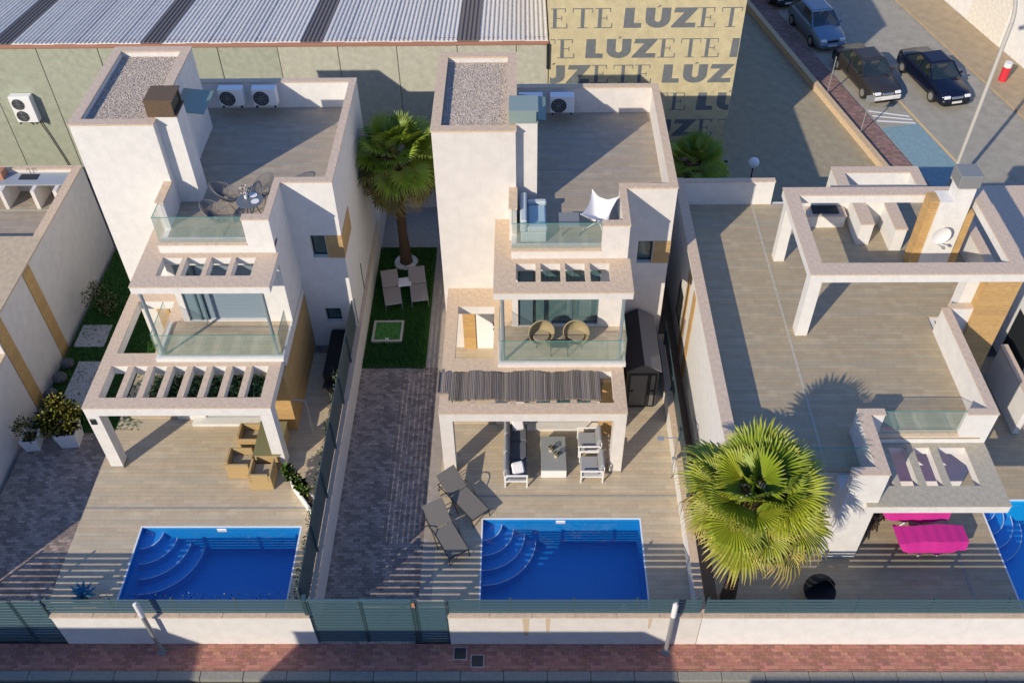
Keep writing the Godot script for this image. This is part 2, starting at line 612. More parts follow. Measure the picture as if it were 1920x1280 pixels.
	M.roof_brown = tmat(0.24, 0.20, 0.175, 0.6, co[0], 0.8)
	M.flashing = mat(0.36, 0.17, 0.12, 0.6)
	M.letter = tmat(0.185, 0.205, 0.225, 0.8, co[0], 0.5)
	M.gravel_bed = tmat(0.50, 0.43, 0.37, 0.95, co[0], 1.2, co[1], 0.8)
	M.grass = tmat(0.035, 0.115, 0.016, 0.95, gr[0], 0.9, gr[1], 0.8)
	M.teal_metal = mat(0.045, 0.09, 0.105, 0.45, 0.2)
	M.teal_slat = mat(0.06, 0.122, 0.15, 0.45, 0.15)
	M.dark_metal = mat(0.03, 0.036, 0.04, 0.45, 0.3)
	M.grey_metal = mat(0.36, 0.37, 0.38, 0.4, 0.4)
	M.grey_box = mat(0.22, 0.23, 0.235, 0.6, 0.1)
	M.white_metal = mat(0.78, 0.78, 0.77, 0.45)
	M.shutter = mat(0.20, 0.27, 0.33, 0.5, 0.1)
	M.shutter_frame = mat(0.10, 0.16, 0.19, 0.4, 0.2)
	M.rail_glass = glass(0.30, 0.50, 0.42, 0.13)
	M.rail_edge = glass(0.12, 0.34, 0.28, 0.75)
	M.teal_glass = glass(0.20, 0.30, 0.265, 0.78, 0.3)
	M.window_glass = glass(0.10, 0.20, 0.21, 0.45, 0.03)
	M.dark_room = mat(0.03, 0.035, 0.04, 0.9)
	M.water = glass(0.0, 0.14, 0.55, 0.08, 0.03)
	M.water.normal_enabled = true
	M.water.normal_texture = wt[1]
	M.water.normal_scale = 1.0
	M.water.metallic_specular = 0.65
	M.water.uv1_scale = Vector3(0.5, 0.5, 1)
	M.pool = tmat(0.0, 0.25, 0.68, 0.5, ms[0], 2.5, ms[1], 0.2)
	M.pool_step = tmat(0.015, 0.30, 0.76, 0.5, ms[0], 2.5, ms[1], 0.2)
	M.pool_light = tmat(0.0, 0.40, 0.85, 0.5, ms[0], 2.5, ms[1], 0.2)
	M.stain = tmat(0.60, 0.48, 0.34, 0.9, pl[0], 0.6)
	M.car_seat = mat(0.34, 0.25, 0.15, 0.8)
	M.panel_pale = tmat(0.58, 0.575, 0.475, 0.85, co[0], 0.3, co[1], 0.2)
	M.string_frame = mat(0.17, 0.17, 0.175, 0.5)
	M.table_dark = mat(0.12, 0.14, 0.16, 0.35)
	M.pool_rim = mat(0.72, 0.74, 0.76, 0.5)
	M.reed = tmat(1.0, 1.0, 1.0, 0.95, rd[0], 1.6, rd[1], 0.9)
	M.reed.vertex_color_use_as_albedo = true
	M.bark = tmat(0.24, 0.165, 0.11, 0.95, bk[0], 1.0, bk[1], 0.9)
	M.soil = tmat(0.06, 0.04, 0.03, 0.95, co[0], 1.5)
	M.rattan = tmat(0.60, 0.43, 0.20, 0.8, wv[0], 6.0, wv[1], 0.5)
	M.rattan_seat = tmat(0.50, 0.42, 0.29, 0.9, wv[0], 4.0)
	M.textile = tmat(0.22, 0.205, 0.185, 0.9, wv[0], 8.0, wv[1], 0.3)
	M.textile_light = tmat(0.42, 0.37, 0.34, 0.9, wv[0], 8.0, wv[1], 0.3)
	M.cushion = tmat(0.40, 0.41, 0.43, 0.95, wv[0], 5.0, wv[1], 0.3)
	M.cushion_dark = tmat(0.16, 0.175, 0.20, 0.95, wv[0], 5.0, wv[1], 0.3)
	M.table_grey = tmat(0.36, 0.38, 0.385, 0.7, co[0], 2.0)
	M.magenta = tmat(0.56, 0.02, 0.27, 0.8, pl[0], 1.0)
	M.black = mat(0.012, 0.012, 0.013, 0.6)
	M.black_soft = tmat(0.014, 0.014, 0.016, 0.85, wv[0], 3.0)
	M.brown_wood = tmat(0.16, 0.10, 0.06, 0.7, bk[0], 1.2)
	M.wood_cap = tmat(0.26, 0.19, 0.13, 0.7, bk[0], 0.8)
	M.shed_wall = mat(0.10, 0.10, 0.10, 0.6)
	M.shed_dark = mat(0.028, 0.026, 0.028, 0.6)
	M.rubber = mat(0.02, 0.02, 0.02, 0.9)
	M.leaf = vmat(0.55)
	M.leaf.backlight_enabled = true
	M.leaf.backlight = Color(0.25, 0.3, 0.05)
	M.white_paint = mat(0.72, 0.72, 0.70, 0.7)
	M.yellow_paint = mat(0.62, 0.44, 0.20, 0.8)
	M.blue_paint = tmat(0.26, 0.40, 0.45, 0.85, co[0], 0.4)
	M.red_paint = mat(0.62, 0.03, 0.05, 0.5)
	M.terracotta = mat(0.42, 0.20, 0.12, 0.8)
	M.rug_green = tmat(0.13, 0.42, 0.10, 0.6, gr[0], 0.6)
	M.cloth_white = tmat(0.80, 0.80, 0.82, 0.9, pl[0], 1.0)
	M.cable = mat(0.10, 0.10, 0.09, 0.7)
	M.chrome = mat(0.6, 0.6, 0.62, 0.2, 0.9)
	M.wicker = tmat(0.42, 0.35, 0.20, 0.85, wv[0], 6.0, wv[1], 0.6)
	M.lamp_glass = mat(0.80, 0.82, 0.82, 0.3)
	M.headlight = mat(0.75, 0.78, 0.80, 0.12)
	M.sofa_blue = mat(0.30, 0.44, 0.50, 0.9)

# ---------------------------------------------------------------- ground, street, paving
var POOLS := [[-11.85, -6.91, -16.53, -13.4], [-1.33, 3.60, -17.02, -13.75], [14.35, 19.5, -17.7, -13.5]]

func ground_and_street() -> void:
	var st := S()
	var gaps := []
	for p in POOLS: gaps.append([p[0] - 0.12, p[1] + 0.12, p[2] - 0.12, p[3] + 0.12])
	holed(st, "y", -420, 420, -420, 420, -0.5, -0.16, gaps)
	structure("ground", st, M.yard)
	# the street in front
	st = S(); bx(st, -60, -0.15, -11.75, 60, -0.11, -3.6)
	structure("road", st, M.asphalt)
	st = S(); bx(st, -60, -0.155, -12.83, 60, 0.0, -12.03)
	structure("sidewalk", st, M.red_paver)
	var kerb := Node3D.new()
	kerb.name = "kerb"; add_child(kerb); kerb.set_meta("kind", "structure")
	var x := -21.0
	var i := 0
	while x < 21.0:
		st = S(); cbx(st, x + 0.006, -0.15, -12.026, x + 1.194, 0.004 + h2(i, 2) * 0.006, -11.755, 0.015)
		part(kerb, "kerb_stone", st, M.kerb if i % 3 != 1 else M.kerb2)
		x += 1.2; i += 1
	# villa plots
	st = S(); bx(st, -5.9, -0.16, -23.53, -3.12, 0.0, -12.83)
	structure("driveway", st, M.paver)
	st = S(); bx(st, -3.12, -0.16, -30.35, -2.75, 0.025, -12.95)
	bx(st, -3.58, -0.155, -30.35, -3.12, 0.02, -23.53)
	structure("garden_path", st, M.path_beige)
	st = S(); holed(st, "y", -2.75, 4.85, -24.4, -12.95, -0.16, 0.02, [POOLS[1]])
	structure("terrace_floor", st, M.deck)
	st = S(); bx(st, -2.75, 0.021, -17.93, 4.85, 0.027, -17.86)
	structure("drain_channel", st, M.concrete)
	st = S(); bx(st, -5.9, -0.16, -30.35, -3.58, 0.03, -23.53)
	var lawn := structure("lawn", st, M.grass)
	turf(lawn, -5.86, -30.3, -3.62, -23.57, 0.03, 5200)
	st = S(); bx(st, -5.9, -0.16, -33.2, -2.75, 0.0, -30.35)
	bx(st, -2.75, -0.16, -33.2, 5.2, 0.0, -30.75)
	structure("rear_paving", st, M.concrete)
	# villa with the raised plot on the left
	st = S(); holed(st, "y", -13.85, -6.1, -24.0, -12.95, -0.16, 0.32, [POOLS[0]])
	structure("terrace_floor", st, M.deck)
	st = S(); bx(st, -13.85, 0.321, -17.26, -6.1, 0.327, -17.19)
	structure("drain_channel", st, M.concrete)
	st = S(); bx(st, -16.75, -0.16, -20.3, -13.85, 0.29, -12.95)
	structure("parking_paving", st, M.paver)
	st = S(); bx(st, -16.75, -0.16, -31.2, -13.0, 0.29, -20.3)
	lawn = structure("lawn", st, M.grass)
	turf(lawn, -16.7, -31.0, -13.05, -20.4, 0.29, 7000)
	st = S(); bx(st, -13.0, -0.16, -24.6, -11.9, 0.325, -20.9)
	structure("garden_path", st, M.paver_light)
	st = S(); bx(st, -7.9, -0.16, -31.2, -6.1, 0.315, -24.0)
	structure("side_paving", st, M.paver_light)
	# alley and right-hand plot
	st = S(); bx(st, 5.05, -0.16, -31.0, 5.62, 0.01, -12.95)
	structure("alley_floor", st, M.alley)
	st = S(); holed(st, "y", 5.62, 21.0, -24.0, -12.95, -0.16, 0.02, [POOLS[2]])
	structure("terrace_floor", st, M.deck_olive)
	st = S(); bx(st, 13.05, 0.021, -17.6, 13.13, 0.027, -13.2)
	structure("drain_channel", st, M.concrete)
	# ground behind the villas
	st = S(); bx(st, 8.7, -0.155, -33.4, 15.9, -0.02, -29.0)
	prism(st, [Vector2(8.74, -60), Vector2(10.95, -60), Vector2(16.55, -33.4), Vector2(8.74, -33.4)], -0.155, -0.02)
	structure("side_lane", st, M.sand_ground)

func turf(par: Node3D, x0: float, z0: float, x1: float, z1: float, y: float, n: int) -> void:
	var st := S()
	for k in 4:
		var a := k * 1.7
		var d := Vector3(cos(a), 0, sin(a)) * 0.016
		var o := Vector3(cos(a + 1.0), 0, sin(a + 1.0)) * 0.025
		ntri(st, o - d, o + d, o + Vector3(d.z, 0.055 + 0.012 * k, -d.x) * 1.0, Vector3.UP)
	var mm := MultiMesh.new()
	mm.transform_format = MultiMesh.TRANSFORM_3D
	mm.mesh = commit(st, false)
	mm.instance_count = n
	for i in n:
		var t := Transform3D(Basis(Vector3.UP, rng.randf() * TAU).scaled(Vector3.ONE * rng.randf_range(0.7, 1.4)), Vector3(rng.randf_range(x0, x1), y - 0.004, rng.randf_range(z0, z1)))
		mm.set_instance_transform(i, t)
	var mi := MultiMeshInstance3D.new()
	mi.multimesh = mm
	mi.material_override = M.blade
	mi.name = "grass_blades"
	par.add_child(mi)
	mi.set_meta("kind", "stuff")

# ---------------------------------------------------------------- buildings behind
func warehouse() -> void:
	var o := thing("warehouse", "long pale green warehouse with ribbed grey metal roof behind the villas", "warehouse", Vector3(-13, 0, -45))
	var cuts := [-32.1, -29.65, -27.2, -24.75, -22.3, -19.86, -17.34, -14.93, -12.44, -9.99, -7.54, -5.14, -2.68, -0.28, 1.03]
	for i in cuts.size() - 1:
		var st := S()
		cbx(st, cuts[i] + 0.012, -0.1, -35.72, cuts[i + 1] - 0.012, 6.34 + 0.0, -35.5 + (h2(i, 7) - 0.5) * 0.012, 0.012)
		part(o, "wall_panel", st, M.panel_pale if i > 8 else (M.panel_green if i % 3 != 1 else M.panel_green2))
	var st := S(); bx(st, -32.1, -0.1, -61.0, 1.0, 3.4, -35.75); bx(st, -32.1, 3.4, -36.0, 1.0, 6.3, -35.75)
	part(o, "wall", st, M.panel_green2)
	st = S(); bx(st, -32.2, 6.36, -35.8, 1.03, 6.5, -35.40)
	part(o, "eave_flashing", st, M.flashing)
	# roof falls away from the street
	var xs := -32.1
	var k := 0
	var sky_l := [-21.62, -15.47, -8.98, -2.66]
	var edges := [-32.0]
	var e := -27.9
	for s in sky_l:
		var from: float = edges[edges.size() - 1]
		var n := int(round((s - from) / 0.92))
		for q in range(1, n): edges.append(from + (s - from) * q / n)
		edges.append(s); edges.append(s + 0.88)
	var last: float = edges[edges.size() - 1]
	for q in range(1, 4): edges.append(last + (1.0 - last) * q / 3.0)
	for i in edges.size() - 1:
		var a: float = edges[i]
		var b: float = edges[i + 1]
		var is_sky := false
		for s in sky_l:
			if absf(a - s) < 0.01: is_sky = true
		var p := part(o, "roof_skylight" if is_sky else "roof_sheet", ribbed(a, b, -35.42, -61.0, 6.535 + (0.012 if i % 2 == 0 else 0.0), -0.11, 5), M.roof_brown if is_sky else (M.roof_metal if i % 4 != 2 else M.roof_metal2))
		if is_sky: p.set_meta("label", "brown translucent roof strip")
	ac_unit("air_conditioner", "white outdoor air conditioner with two stacked fans on the warehouse wall", Vector3(-21.2, 3.02, -35.30), 0.0, 0.92, 1.28, 0.34, 2)
	# its pipe running down the wall
	st = S(); tube(st, [Vector3(-20.9, 3.0, -35.42), Vector3(-20.7, 2.2, -35.44), Vector3(-20.5, 1.2, -35.44), Vector3(-20.3, 0.1, -35.44)], 0.025)
	solo("cable_pipe", st, M.cable, "thin dark cable running down the warehouse wall below the air conditioner", "pipe")

func ribbed(x0: float, x1: float, z0: float, z1: float, y0: float, slope: float, ribs: int) -> SurfaceTool:
	var st := S()
	var prof := []
	var w := (x1 - x0) / ribs
	for i in ribs:
		var x := x0 + w * i
		prof.append(Vector2(x, 0)); prof.append(Vector2(x + w * 0.50, 0))
		prof.append(Vector2(x + w * 0.62, 0.048)); prof.append(Vector2(x + w * 0.88, 0.048))
	prof.append(Vector2(x1, 0))
	var dy := slope * (z0 - z1)
	for i in prof.size() - 1:
		var a: Vector2 = prof[i]
		var b: Vector2 = prof[i + 1]
		nquad(st, Vector3(a.x, y0 + a.y, z0), Vector3(b.x, y0 + b.y, z0), Vector3(b.x, y0 + b.y + dy, z1), Vector3(a.x, y0 + a.y + dy, z1), Vector3.UP)
		nquad(st, Vector3(a.x, y0 - 0.03, z0), Vector3(b.x, y0 - 0.03, z0), Vector3(b.x, y0 + b.y, z0), Vector3(a.x, y0 + a.y, z0), Vector3.BACK)
	return st

func ac_unit(called: String, label: String, at: Vector3, turn: float, w: float, h: float, d: float, fans: int, group := "") -> Node3D:
	var o := thing(called, label, "air conditioner", at, turn, group)
	var st := S(); cbx(st, -w / 2, 0.06, -d / 2, w / 2, h, d / 2, 0.02)
	lpart(o, "casing", st, M.white_metal)
	for i in fans:
		var c := Vector3(-w * 0.14, h * (0.5 if fans == 1 else (0.29 + 0.44 * i)), d / 2)
		var r := minf(w * 0.33, h * (0.40 if fans == 1 else 0.20))
		st = S(); cyl(st, c + Vector3(0, 0, 0.002), c + Vector3(0, 0, 0.012), r, r, 20)
		var f := lpart(o, "fan", st, M.dark_metal)
		st = S()
		for q in 4:
			var rr := r * (0.3 + 0.23 * q)
			var pts := []
			for a in 17: pts.append(c + Vector3(cos(TAU * a / 16) * rr, sin(TAU * a / 16) * rr, 0.02))
			tube(st, pts, 0.006, 4)
		for a in 8: bar(st, c + Vector3(0, 0, 0.022), c + Vector3(cos(TAU * a / 8) * r, sin(TAU * a / 8) * r, 0.022), 0.008, 0.008)
		lpart(f, "fan_grille", st, M.grey_metal)
	for s in [-1.0, 1.0]:
		st = S(); bx(st, s * w * 0.38 - 0.03, 0.0, -d * 0.6, s * w * 0.38 + 0.03, 0.058, d * 0.6)
		lpart(o, "foot", st, M.dark_metal)
	return o

func rect_poly(x0: float, y0: float, x1: float, y1: float) -> Array:
	return [Vector2(x0, y0), Vector2(x1, y0), Vector2(x1, y1), Vector2(x0, y1)]

func letter_polys(ch: String) -> Array:
	var h := 0.83
	match ch:
		"E": return [rect_poly(0.13, 0.035, 0.27, h - 0.03), rect_poly(0.0, h - 0.03, 0.62, h), rect_poly(0.0, 0.0, 0.70, 0.035), rect_poly(0.27, 0.405, 0.46, 0.435), rect_poly(0.585, 0.66, 0.62, h - 0.03), rect_poly(0.66, 0.035, 0.70, 0.20), rect_poly(0.46, 0.32, 0.49, 0.52)]
		"T": return [rect_poly(0.33, 0.03, 0.47, h - 0.035), rect_poly(0.0, h - 0.035, 0.80, h), rect_poly(0.20, 0.0, 0.60, 0.03), rect_poly(0.0, 0.64, 0.03, h - 0.035), rect_poly(0.77, 0.64, 0.80, h - 0.035)]
		"L": return [[Vector2(0, 0), Vector2(0.70, 0), Vector2(0.70, 0.20), Vector2(0.40, 0.20), Vector2(0.40, h), Vector2(0.03, h)]]
		"U":
			var p := [Vector2(0.0, h), Vector2(0.0, 0.36)]
			for i in range(1, 12): p.append(Vector2(0.49 - cos(PI * i / 12.0) * 0.49, 0.36 - sin(PI * i / 12.0) * 0.37))
			p.append(Vector2(0.98, 0.36)); p.append(Vector2(0.98, h)); p.append(Vector2(0.62, h)); p.append(Vector2(0.62, 0.36))
			for i in range(1, 6): p.append(Vector2(0.49 + cos(PI * i / 6.0) * 0.13, 0.36 - sin(PI * i / 6.0) * 0.12))
			p.append(Vector2(0.36, 0.36)); p.append(Vector2(0.36, h))
			return [p, [Vector2(0.44, h + 0.02), Vector2(0.50, h + 0.02), Vector2(0.60, h + 0.10), Vector2(0.50, h + 0.10)]]
		"Z": return [[Vector2(0, 0), Vector2(0.95, 0), Vector2(0.95, 0.20), Vector2(0.52, 0.20), Vector2(1.0, 0.80), Vector2(1.0, h), Vector2(0.10, h), Vector2(0.06, 0.63), Vector2(0.47, 0.63), Vector2(0.0, 0.06)]]
	return []

func lettered_building() -> void:
	var o := thing("lettered_building", "pale yellow building with grey painted shop lettering across its facade", "building", Vector3(4.9, 0, -47))
	var st := S(); bx(st, 1.05, -0.1, -60, 8.72, 9.7, -35.46)
	part(o, "wall", st, M.cream)
	st = S(); holed(st, "y", 1.0, 8.78, -60.1, -35.40, 9.702, 9.8, [[1.4, 8.4, -59.7, -35.8]])
	part(o, "roof_edge", st, M.coping)
	st = S(); cyl(st, Vector3(1.0, 5.3, -35.40), Vector3(1.0, 6.4, -35.38), 0.06, 0.06, 8)
	part(o, "downpipe", st, M.dark_metal)
	var steps := {"L": 0.0, "U": 0.85, "Z": 1.89, "E": 2.93, "T": 3.83, "F": 4.71}
	var rows := [[7.02, 3.98], [5.72, 2.52], [4.58, -0.12], [3.28, 1.45], [2.0, 4.52], [0.75, 2.79]]
	var clip := PackedVector2Array(rect_poly(1.09, 0.0, 8.69, 12.0))
	for r in rows:
		for rep in range(-1, 3):
			for ch in ["L", "U", "Z", "E", "T", "F"]:
				var x: float = r[1] + rep * 5.86 + steps[ch]
				if x > 8.6 or x < 0.15: continue
				var ls := S()
				var any := false
				for poly in letter_polys("E" if ch == "F" else ch):
					var pp := PackedVector2Array()
					for v in poly: pp.append(Vector2(v.x + x, v.y + r[0]))
					for q in Geometry2D.intersect_polygons(pp, clip):
						if q.size() >= 3:
							slab_xy(ls, Array(q), -35.459, -35.452)
							any = true
				if any: part(o, "letter", ls, M.letter)

# ---------------------------------------------------------------- the two tall villas
func villas() -> void:
	var right := villa(true, "white two-storey villa with reed-covered pergola and open balcony doors, middle of the row")
	right.position += Vector3.ZERO
	var left := villa(false, "white two-storey villa with open slatted pergola and closed blue shutter, left of the driveway")
	left.position += Vector3(-10.85, 0.3, 0.0)

func gl_panel(o: Node3D, a: Vector3, b: Vector3, called := "glass_panel") -> void:   # upright pane from a (low corner) to b (high corner)
	var st := S()
	var t := 0.009
	if absf(a.x - b.x) < 0.01: bx(st, a.x - t, a.y, a.z, a.x + t, b.y, b.z)
	else: bx(st, a.x, a.y, a.z - t, b.x, b.y, a.z + t)
	var g := part(o, called, st, M.rail_glass)
	st = S()
	if absf(a.x - b.x) < 0.01: bx(st, a.x - 0.011, b.y, a.z, a.x + 0.011, b.y + 0.014, b.z)
	else: bx(st, a.x, b.y, a.z - 0.011, b.x, b.y + 0.014, a.z + 0.011)
	part(g, "edge", st, M.rail_edge)

# window facing the street: frame bars round the opening, panes between
func window_z(o: Node3D, x0: float, x1: float, y0: float, y1: float, z: float, panes: int, fm: Material, gm: Material, w := 0.05) -> Node3D:
	var st := S()
	bx(st, x0, y0, z - 0.05, x1, y0 + w, z)
	bx(st, x0, y1 - w, z - 0.05, x1, y1, z)
	bx(st, x0, y0 + w, z - 0.05, x0 + w, y1 - w, z)
	bx(st, x1 - w, y0 + w, z - 0.05, x1, y1 - w, z)
	for i in range(1, panes):
		var xm := x0 + (x1 - x0) * i / panes
		bx(st, xm - w / 2, y0 + w, z - 0.05, xm + w / 2, y1 - w, z)
	var f := part(o, "window", st, fm)
	for i in panes:
		var a := x0 + (x1 - x0) * i / panes + w * 0.5
		var b := x0 + (x1 - x0) * (i + 1) / panes - w * 0.5
		st = S(); bx(st, a, y0 + w * 0.8, z - 0.035, b, y1 - w * 0.8, z - 0.023)
		part(f, "pane", st, gm)
	return f

func gravel(o: Node3D, x0: float, z0: float, x1: float, z1: float, y: float, n: int) -> void:
	var st := S(); bx(st, x0, y - 0.1, z0, x1, y, z1)
	var bed := part(o, "gravel_bed", st, M.gravel_bed)
	st = S()
	var ring := []
	for r in [[-0.4, 0.55], [0.1, 1.0], [0.55, 0.6]]:
		var q := []
		for i in 6: q.append(Vector3(cos(TAU * i / 6 + r[0]) * r[1], r[0], sin(TAU * i / 6 + r[0]) * r[1] * 0.8) * 0.020)
		ring.append(q)
	loft(st, ring)
	var mm := MultiMesh.new()
	mm.transform_format = MultiMesh.TRANSFORM_3D
	mm.use_colors = true
	mm.mesh = commit(st, false)
	mm.instance_count = n
	for i in n:
		var s := rng.randf_range(0.5, 1.35)
		var bs := Basis(Vector3(rng.randf() - 0.5, 1.2, rng.randf() - 0.5).normalized(), rng.randf() * TAU).scaled(Vector3(s, s * 0.8, s))
		mm.set_instance_transform(i, Transform3D(bs, Vector3(rng.randf_range(x0 + 0.03, x1 - 0.03), y + 0.008 * s, rng.randf_range(z0 + 0.03, z1 - 0.03))))
		var v := rng.randf_range(0.30, 0.62)
		mm.set_instance_color(i, Color(v, v * rng.randf_range(0.82, 0.90), v * rng.randf_range(0.66, 0.80)))
	var mi := MultiMeshInstance3D.new()
	mi.multimesh = mm
	mi.material_override = M.stone_mix
	mi.name = "gravel"
	bed.add_child(mi)
	mi.set_meta("kind", "stuff")

func villa(reeds: bool, label: String) -> Node3D:
	var o := thing("villa", label, "house", Vector3(1, 0, -26), 0.0, "white two-storey villas")
	var W: Material = M.white_warm if reeds else M.white
	var C: Material = M.coping_tan if reeds else M.coping
	var st: SurfaceTool
	# stair tower
	st = S()
	bx(st, -2.78, -0.3, -29.2, -0.24, 9.04, -24.5)
	holed(st, "y", -2.78, -0.24, -29.2, -24.5, 9.04, 9.30, [[-2.52, -0.50, -28.94, -24.76]])
	part(o, "tower_wall", st, W)
	st = S(); holed(st, "y", -2.81, -0.21, -29.23, -24.47, 9.30, 9.35, [[-2.50, -0.52, -28.92, -24.78]])
	part(o, "coping", st, C)
	gravel(o, -2.52, -28.94, -0.50, -24.76, 9.13, 14000)
	# chimney against the tower
	st = S(); bx(st, -0.24, 6.2, -25.6, 0.42, 9.40, -24.80)
	var ch := part(o, "chimney", st, W)
	var ct := 9.84 if reeds else 9.96
	st = S()
	bx(st, -0.44, 9.40, -25.64, 0.44, 9.45, -24.77)
	bx(st, -0.44, 9.45, -24.82, 0.38, ct - 0.04, -24.77)
	bx(st, -0.44, 9.45, -25.64, 0.38, ct - 0.04, -25.59)
	bx(st, -0.44, ct - 0.04, -25.64, 0.44, ct, -24.77)
	bx(st, -0.44, 9.45, -25.59, -0.39, ct - 0.04, -24.82)
	part(ch, "chimney_cowl", st, M.cowl if reeds else M.wood_cap)
	st = S(); bx(st, 0.30, 9.45, -25.58, 0.34, ct - 0.045, -24.83)
	part(ch, "flue_grille", st, M.dark_metal)
	# roof door with a glass awning
	st = S(); bx(st, -0.24, 6.27, -27.35, -0.205, 8.35, -26.45)
	var dr := part(o, "door", st, M.white_metal)
	st = S(); bx(st, -0.205, 7.2, -26.62, -0.16, 7.23, -26.5); bx(st, -0.205, 7.5, -26.62, -0.17, 7.54, -26.56)
	part(dr, "handle", st, M.dark_metal)
	st = S(); hexa(st, [Vector3(-0.23, 8.72, -27.6), Vector3(0.72, 8.6, -27.6), Vector3(0.72, 8.62, -27.6), Vector3(-0.23, 8.74, -27.6), Vector3(-0.23, 8.72, -26.2), Vector3(0.72, 8.6, -26.2), Vector3(0.72, 8.62, -26.2), Vector3(-0.23, 8.74, -26.2)])
	part(o, "glass_awning", st, M.teal_glass)
	# main body
	st = S()
	bx(st, -0.24, -0.3, -30.7, 4.84, 6.19, -24.75)
	bx(st, -2.78, -0.3, -30.7, -0.24, 6.19, -29.2)
	bx(st, -0.24, -0.3, -24.75, 3.2, 6.19, -24.4)
	holed(st, "z", 3.2, 4.84, -0.3, 6.19, -24.75, -24.4, [[3.78, 4.28, 4.2, 5.15], [3.80, 4.36, 1.2, 1.88]])
	part(o, "wall", st, W)
	# first-floor room behind the balcony
	st = S()
	bx(st, -0.4, 3.02, -24.4, -0.22, 5.70, -22.9)
	bx(st, 2.45, 3.02, -24.4, 3.2, 5.70, -22.9)
	bx(st, -0.4, 5.70, -24.4, 3.2, 6.19, -22.9)
	holed(st, "z", -0.4, 3.2, 3.02, 6.30, -22.9, -22.52, [[-0.2, 2.42, 3.08, 5.5]])
	part(o, "upper_wall", st, W)
	st = S(); bx(st, -0.22, 3.02, -24.4, 2.45, 3.07, -22.9)
	part(o, "room_floor", st, M.deck)
	# ground floor
	st = S()
	bx(st, -0.98, -0.3, -24.4, 2.5, 2.63, -21.05)
	holed(st, "z", -0.98, 2.5, -0.3, 2.63, -21.05, -20.86, [[0.0, 2.2, 0.12, 2.25]])
	part(o, "lower_wall", st, W)
	st = S(); bx(st, -0.4, -0.1, -20.86, 2.5, 0.14, -20.55)
	part(o, "door_step", st, W)
	var sd := window_z(o, 0.0, 2.2, 0.12, 2.25, -20.93, 2, M.shutter_frame, M.window_glass, 0.07)
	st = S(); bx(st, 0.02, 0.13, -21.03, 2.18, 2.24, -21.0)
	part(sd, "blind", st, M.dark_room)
	st = S(); bx(st, 2.5, -0.3, -24.38, 3.2, 2.63, -20.4)
	part(o, "stone_clad_wall", st, M.sandstone)
	# slab ring of the pergola and the entrance court
	st = S()
	var hs := [[-2.25, -1.0, -23.6, -21.1], [-2.25, 2.77, -20.57, -19.2]]
	holed(st, "y", -2.62, 3.13, -24.5, -18.8, 2.63, 2.97, hs)
	bx(st, 3.13, 2.63, -24.4, 3.2, 2.97, -20.9)
	part(o, "pergola_frame", st, W)
	st = S(); holed(st, "y", -2.635, 3.145, -24.5, -18.785, 2.97, 3.01, [[-2.24, -1.01, -23.59, -21.11], [-2.24, 2.76, -20.56, -19.21]])
	bx(st, 3.145, 2.97, -24.4, 3.21, 3.01, -20.89)
	part(o, "coping", st, C)
	for k in 7:
		var x := -2.25 + 5.02 / 8.0 * (k + 1)
		st = S(); bx(st, x - 0.09, 2.72, -20.57, x + 0.09, 2.95, -19.2)
		var bm := part(o, "pergola_beam", st, W)
		st = S(); bx(st, x - 0.10, 2.95, -20.56, x + 0.10, 2.985, -19.89); bx(st, x - 0.10, 2.95, -19.88, x + 0.10, 2.985, -19.21)
		part(bm, "coping", st, C)
	for cx in [[-2.62, -2.22], [2.75, 3.13]]:
		st = S(); bx(st, cx[0], 0.12, -19.2, cx[1], 2.63, -18.8)
		var cl := part(o, "column", st, W)
		st = S(); bx(st, cx[0] - 0.004, -0.1, -19.204, cx[1] + 0.004, 0.12, -18.796)
		part(cl, "skirting", st, M.concrete)
	if not reeds:
		st = S(); cbx(st, -2.55, 2.25, -18.8, -2.38, 2.5, -18.76, 0.01)
		part(o, "wall_lamp", st, M.dark_metal)
	# entrance court
	st = S(); bx(st, -2.6, -0.1, -24.5, -0.98, 0.1, -20.9)
	part(o, "porch_floor", st, M.deck)
	st = S(); bx(st, -1.72, 0.1, -24.5, -1.0, 2.2, -24.44)
	dr = part(o, "door", st, M.white_metal)
	st = S(); cyl(st, Vector3(-1.10, 1.1, -24.44), Vector3(-1.10, 1.1, -24.38), 0.03, 0.03, 8); bx(st, -1.13, 1.25, -24.44, -1.08, 1.4, -24.42)
	part(dr, "handle", st, M.dark_metal)
	st = S(); bx(st, -2.2, 0.1, -24.5, -1.76, 2.63, -24.42)
	part(o, "stone_panel", st, M.sandstone)
	# balcony
	st = S(); bx(st, -0.74, 3.01, -22.52, 3.16, 3.06, -20.88)
	part(o, "balcony_floor", st, M.deck)
	st = S()
	bx(st, -0.84, 3.01, -20.88, 3.22, 3.15, -20.72)
	bx(st, -0.84, 3.01, -22.4, -0.74, 3.15, -20.88)
	bx(st, 3.16, 3.012, -22.5, 3.22, 3.15, -20.88)
	part(o, "balcony_kerb", st, W)
	gl_panel(o, Vector3(-0.76, 3.15, -20.82), Vector3(3.17, 4.08, -20.82))
	gl_panel(o, Vector3(-0.79, 3.15, -22.38), Vector3(-0.79, 4.08, -20.84))
	gl_panel(o, Vector3(3.19, 3.15, -21.95), Vector3(3.19, 4.08, -20.84))
	for px in [-0.66, 3.0]:
		st = S(); cyl(st, Vector3(px, 3.06, -20.96), Vector3(px, 5.70, -20.96), 0.055, 0.055, 14)
		part(o, "canopy_post", st, M.post_metal)
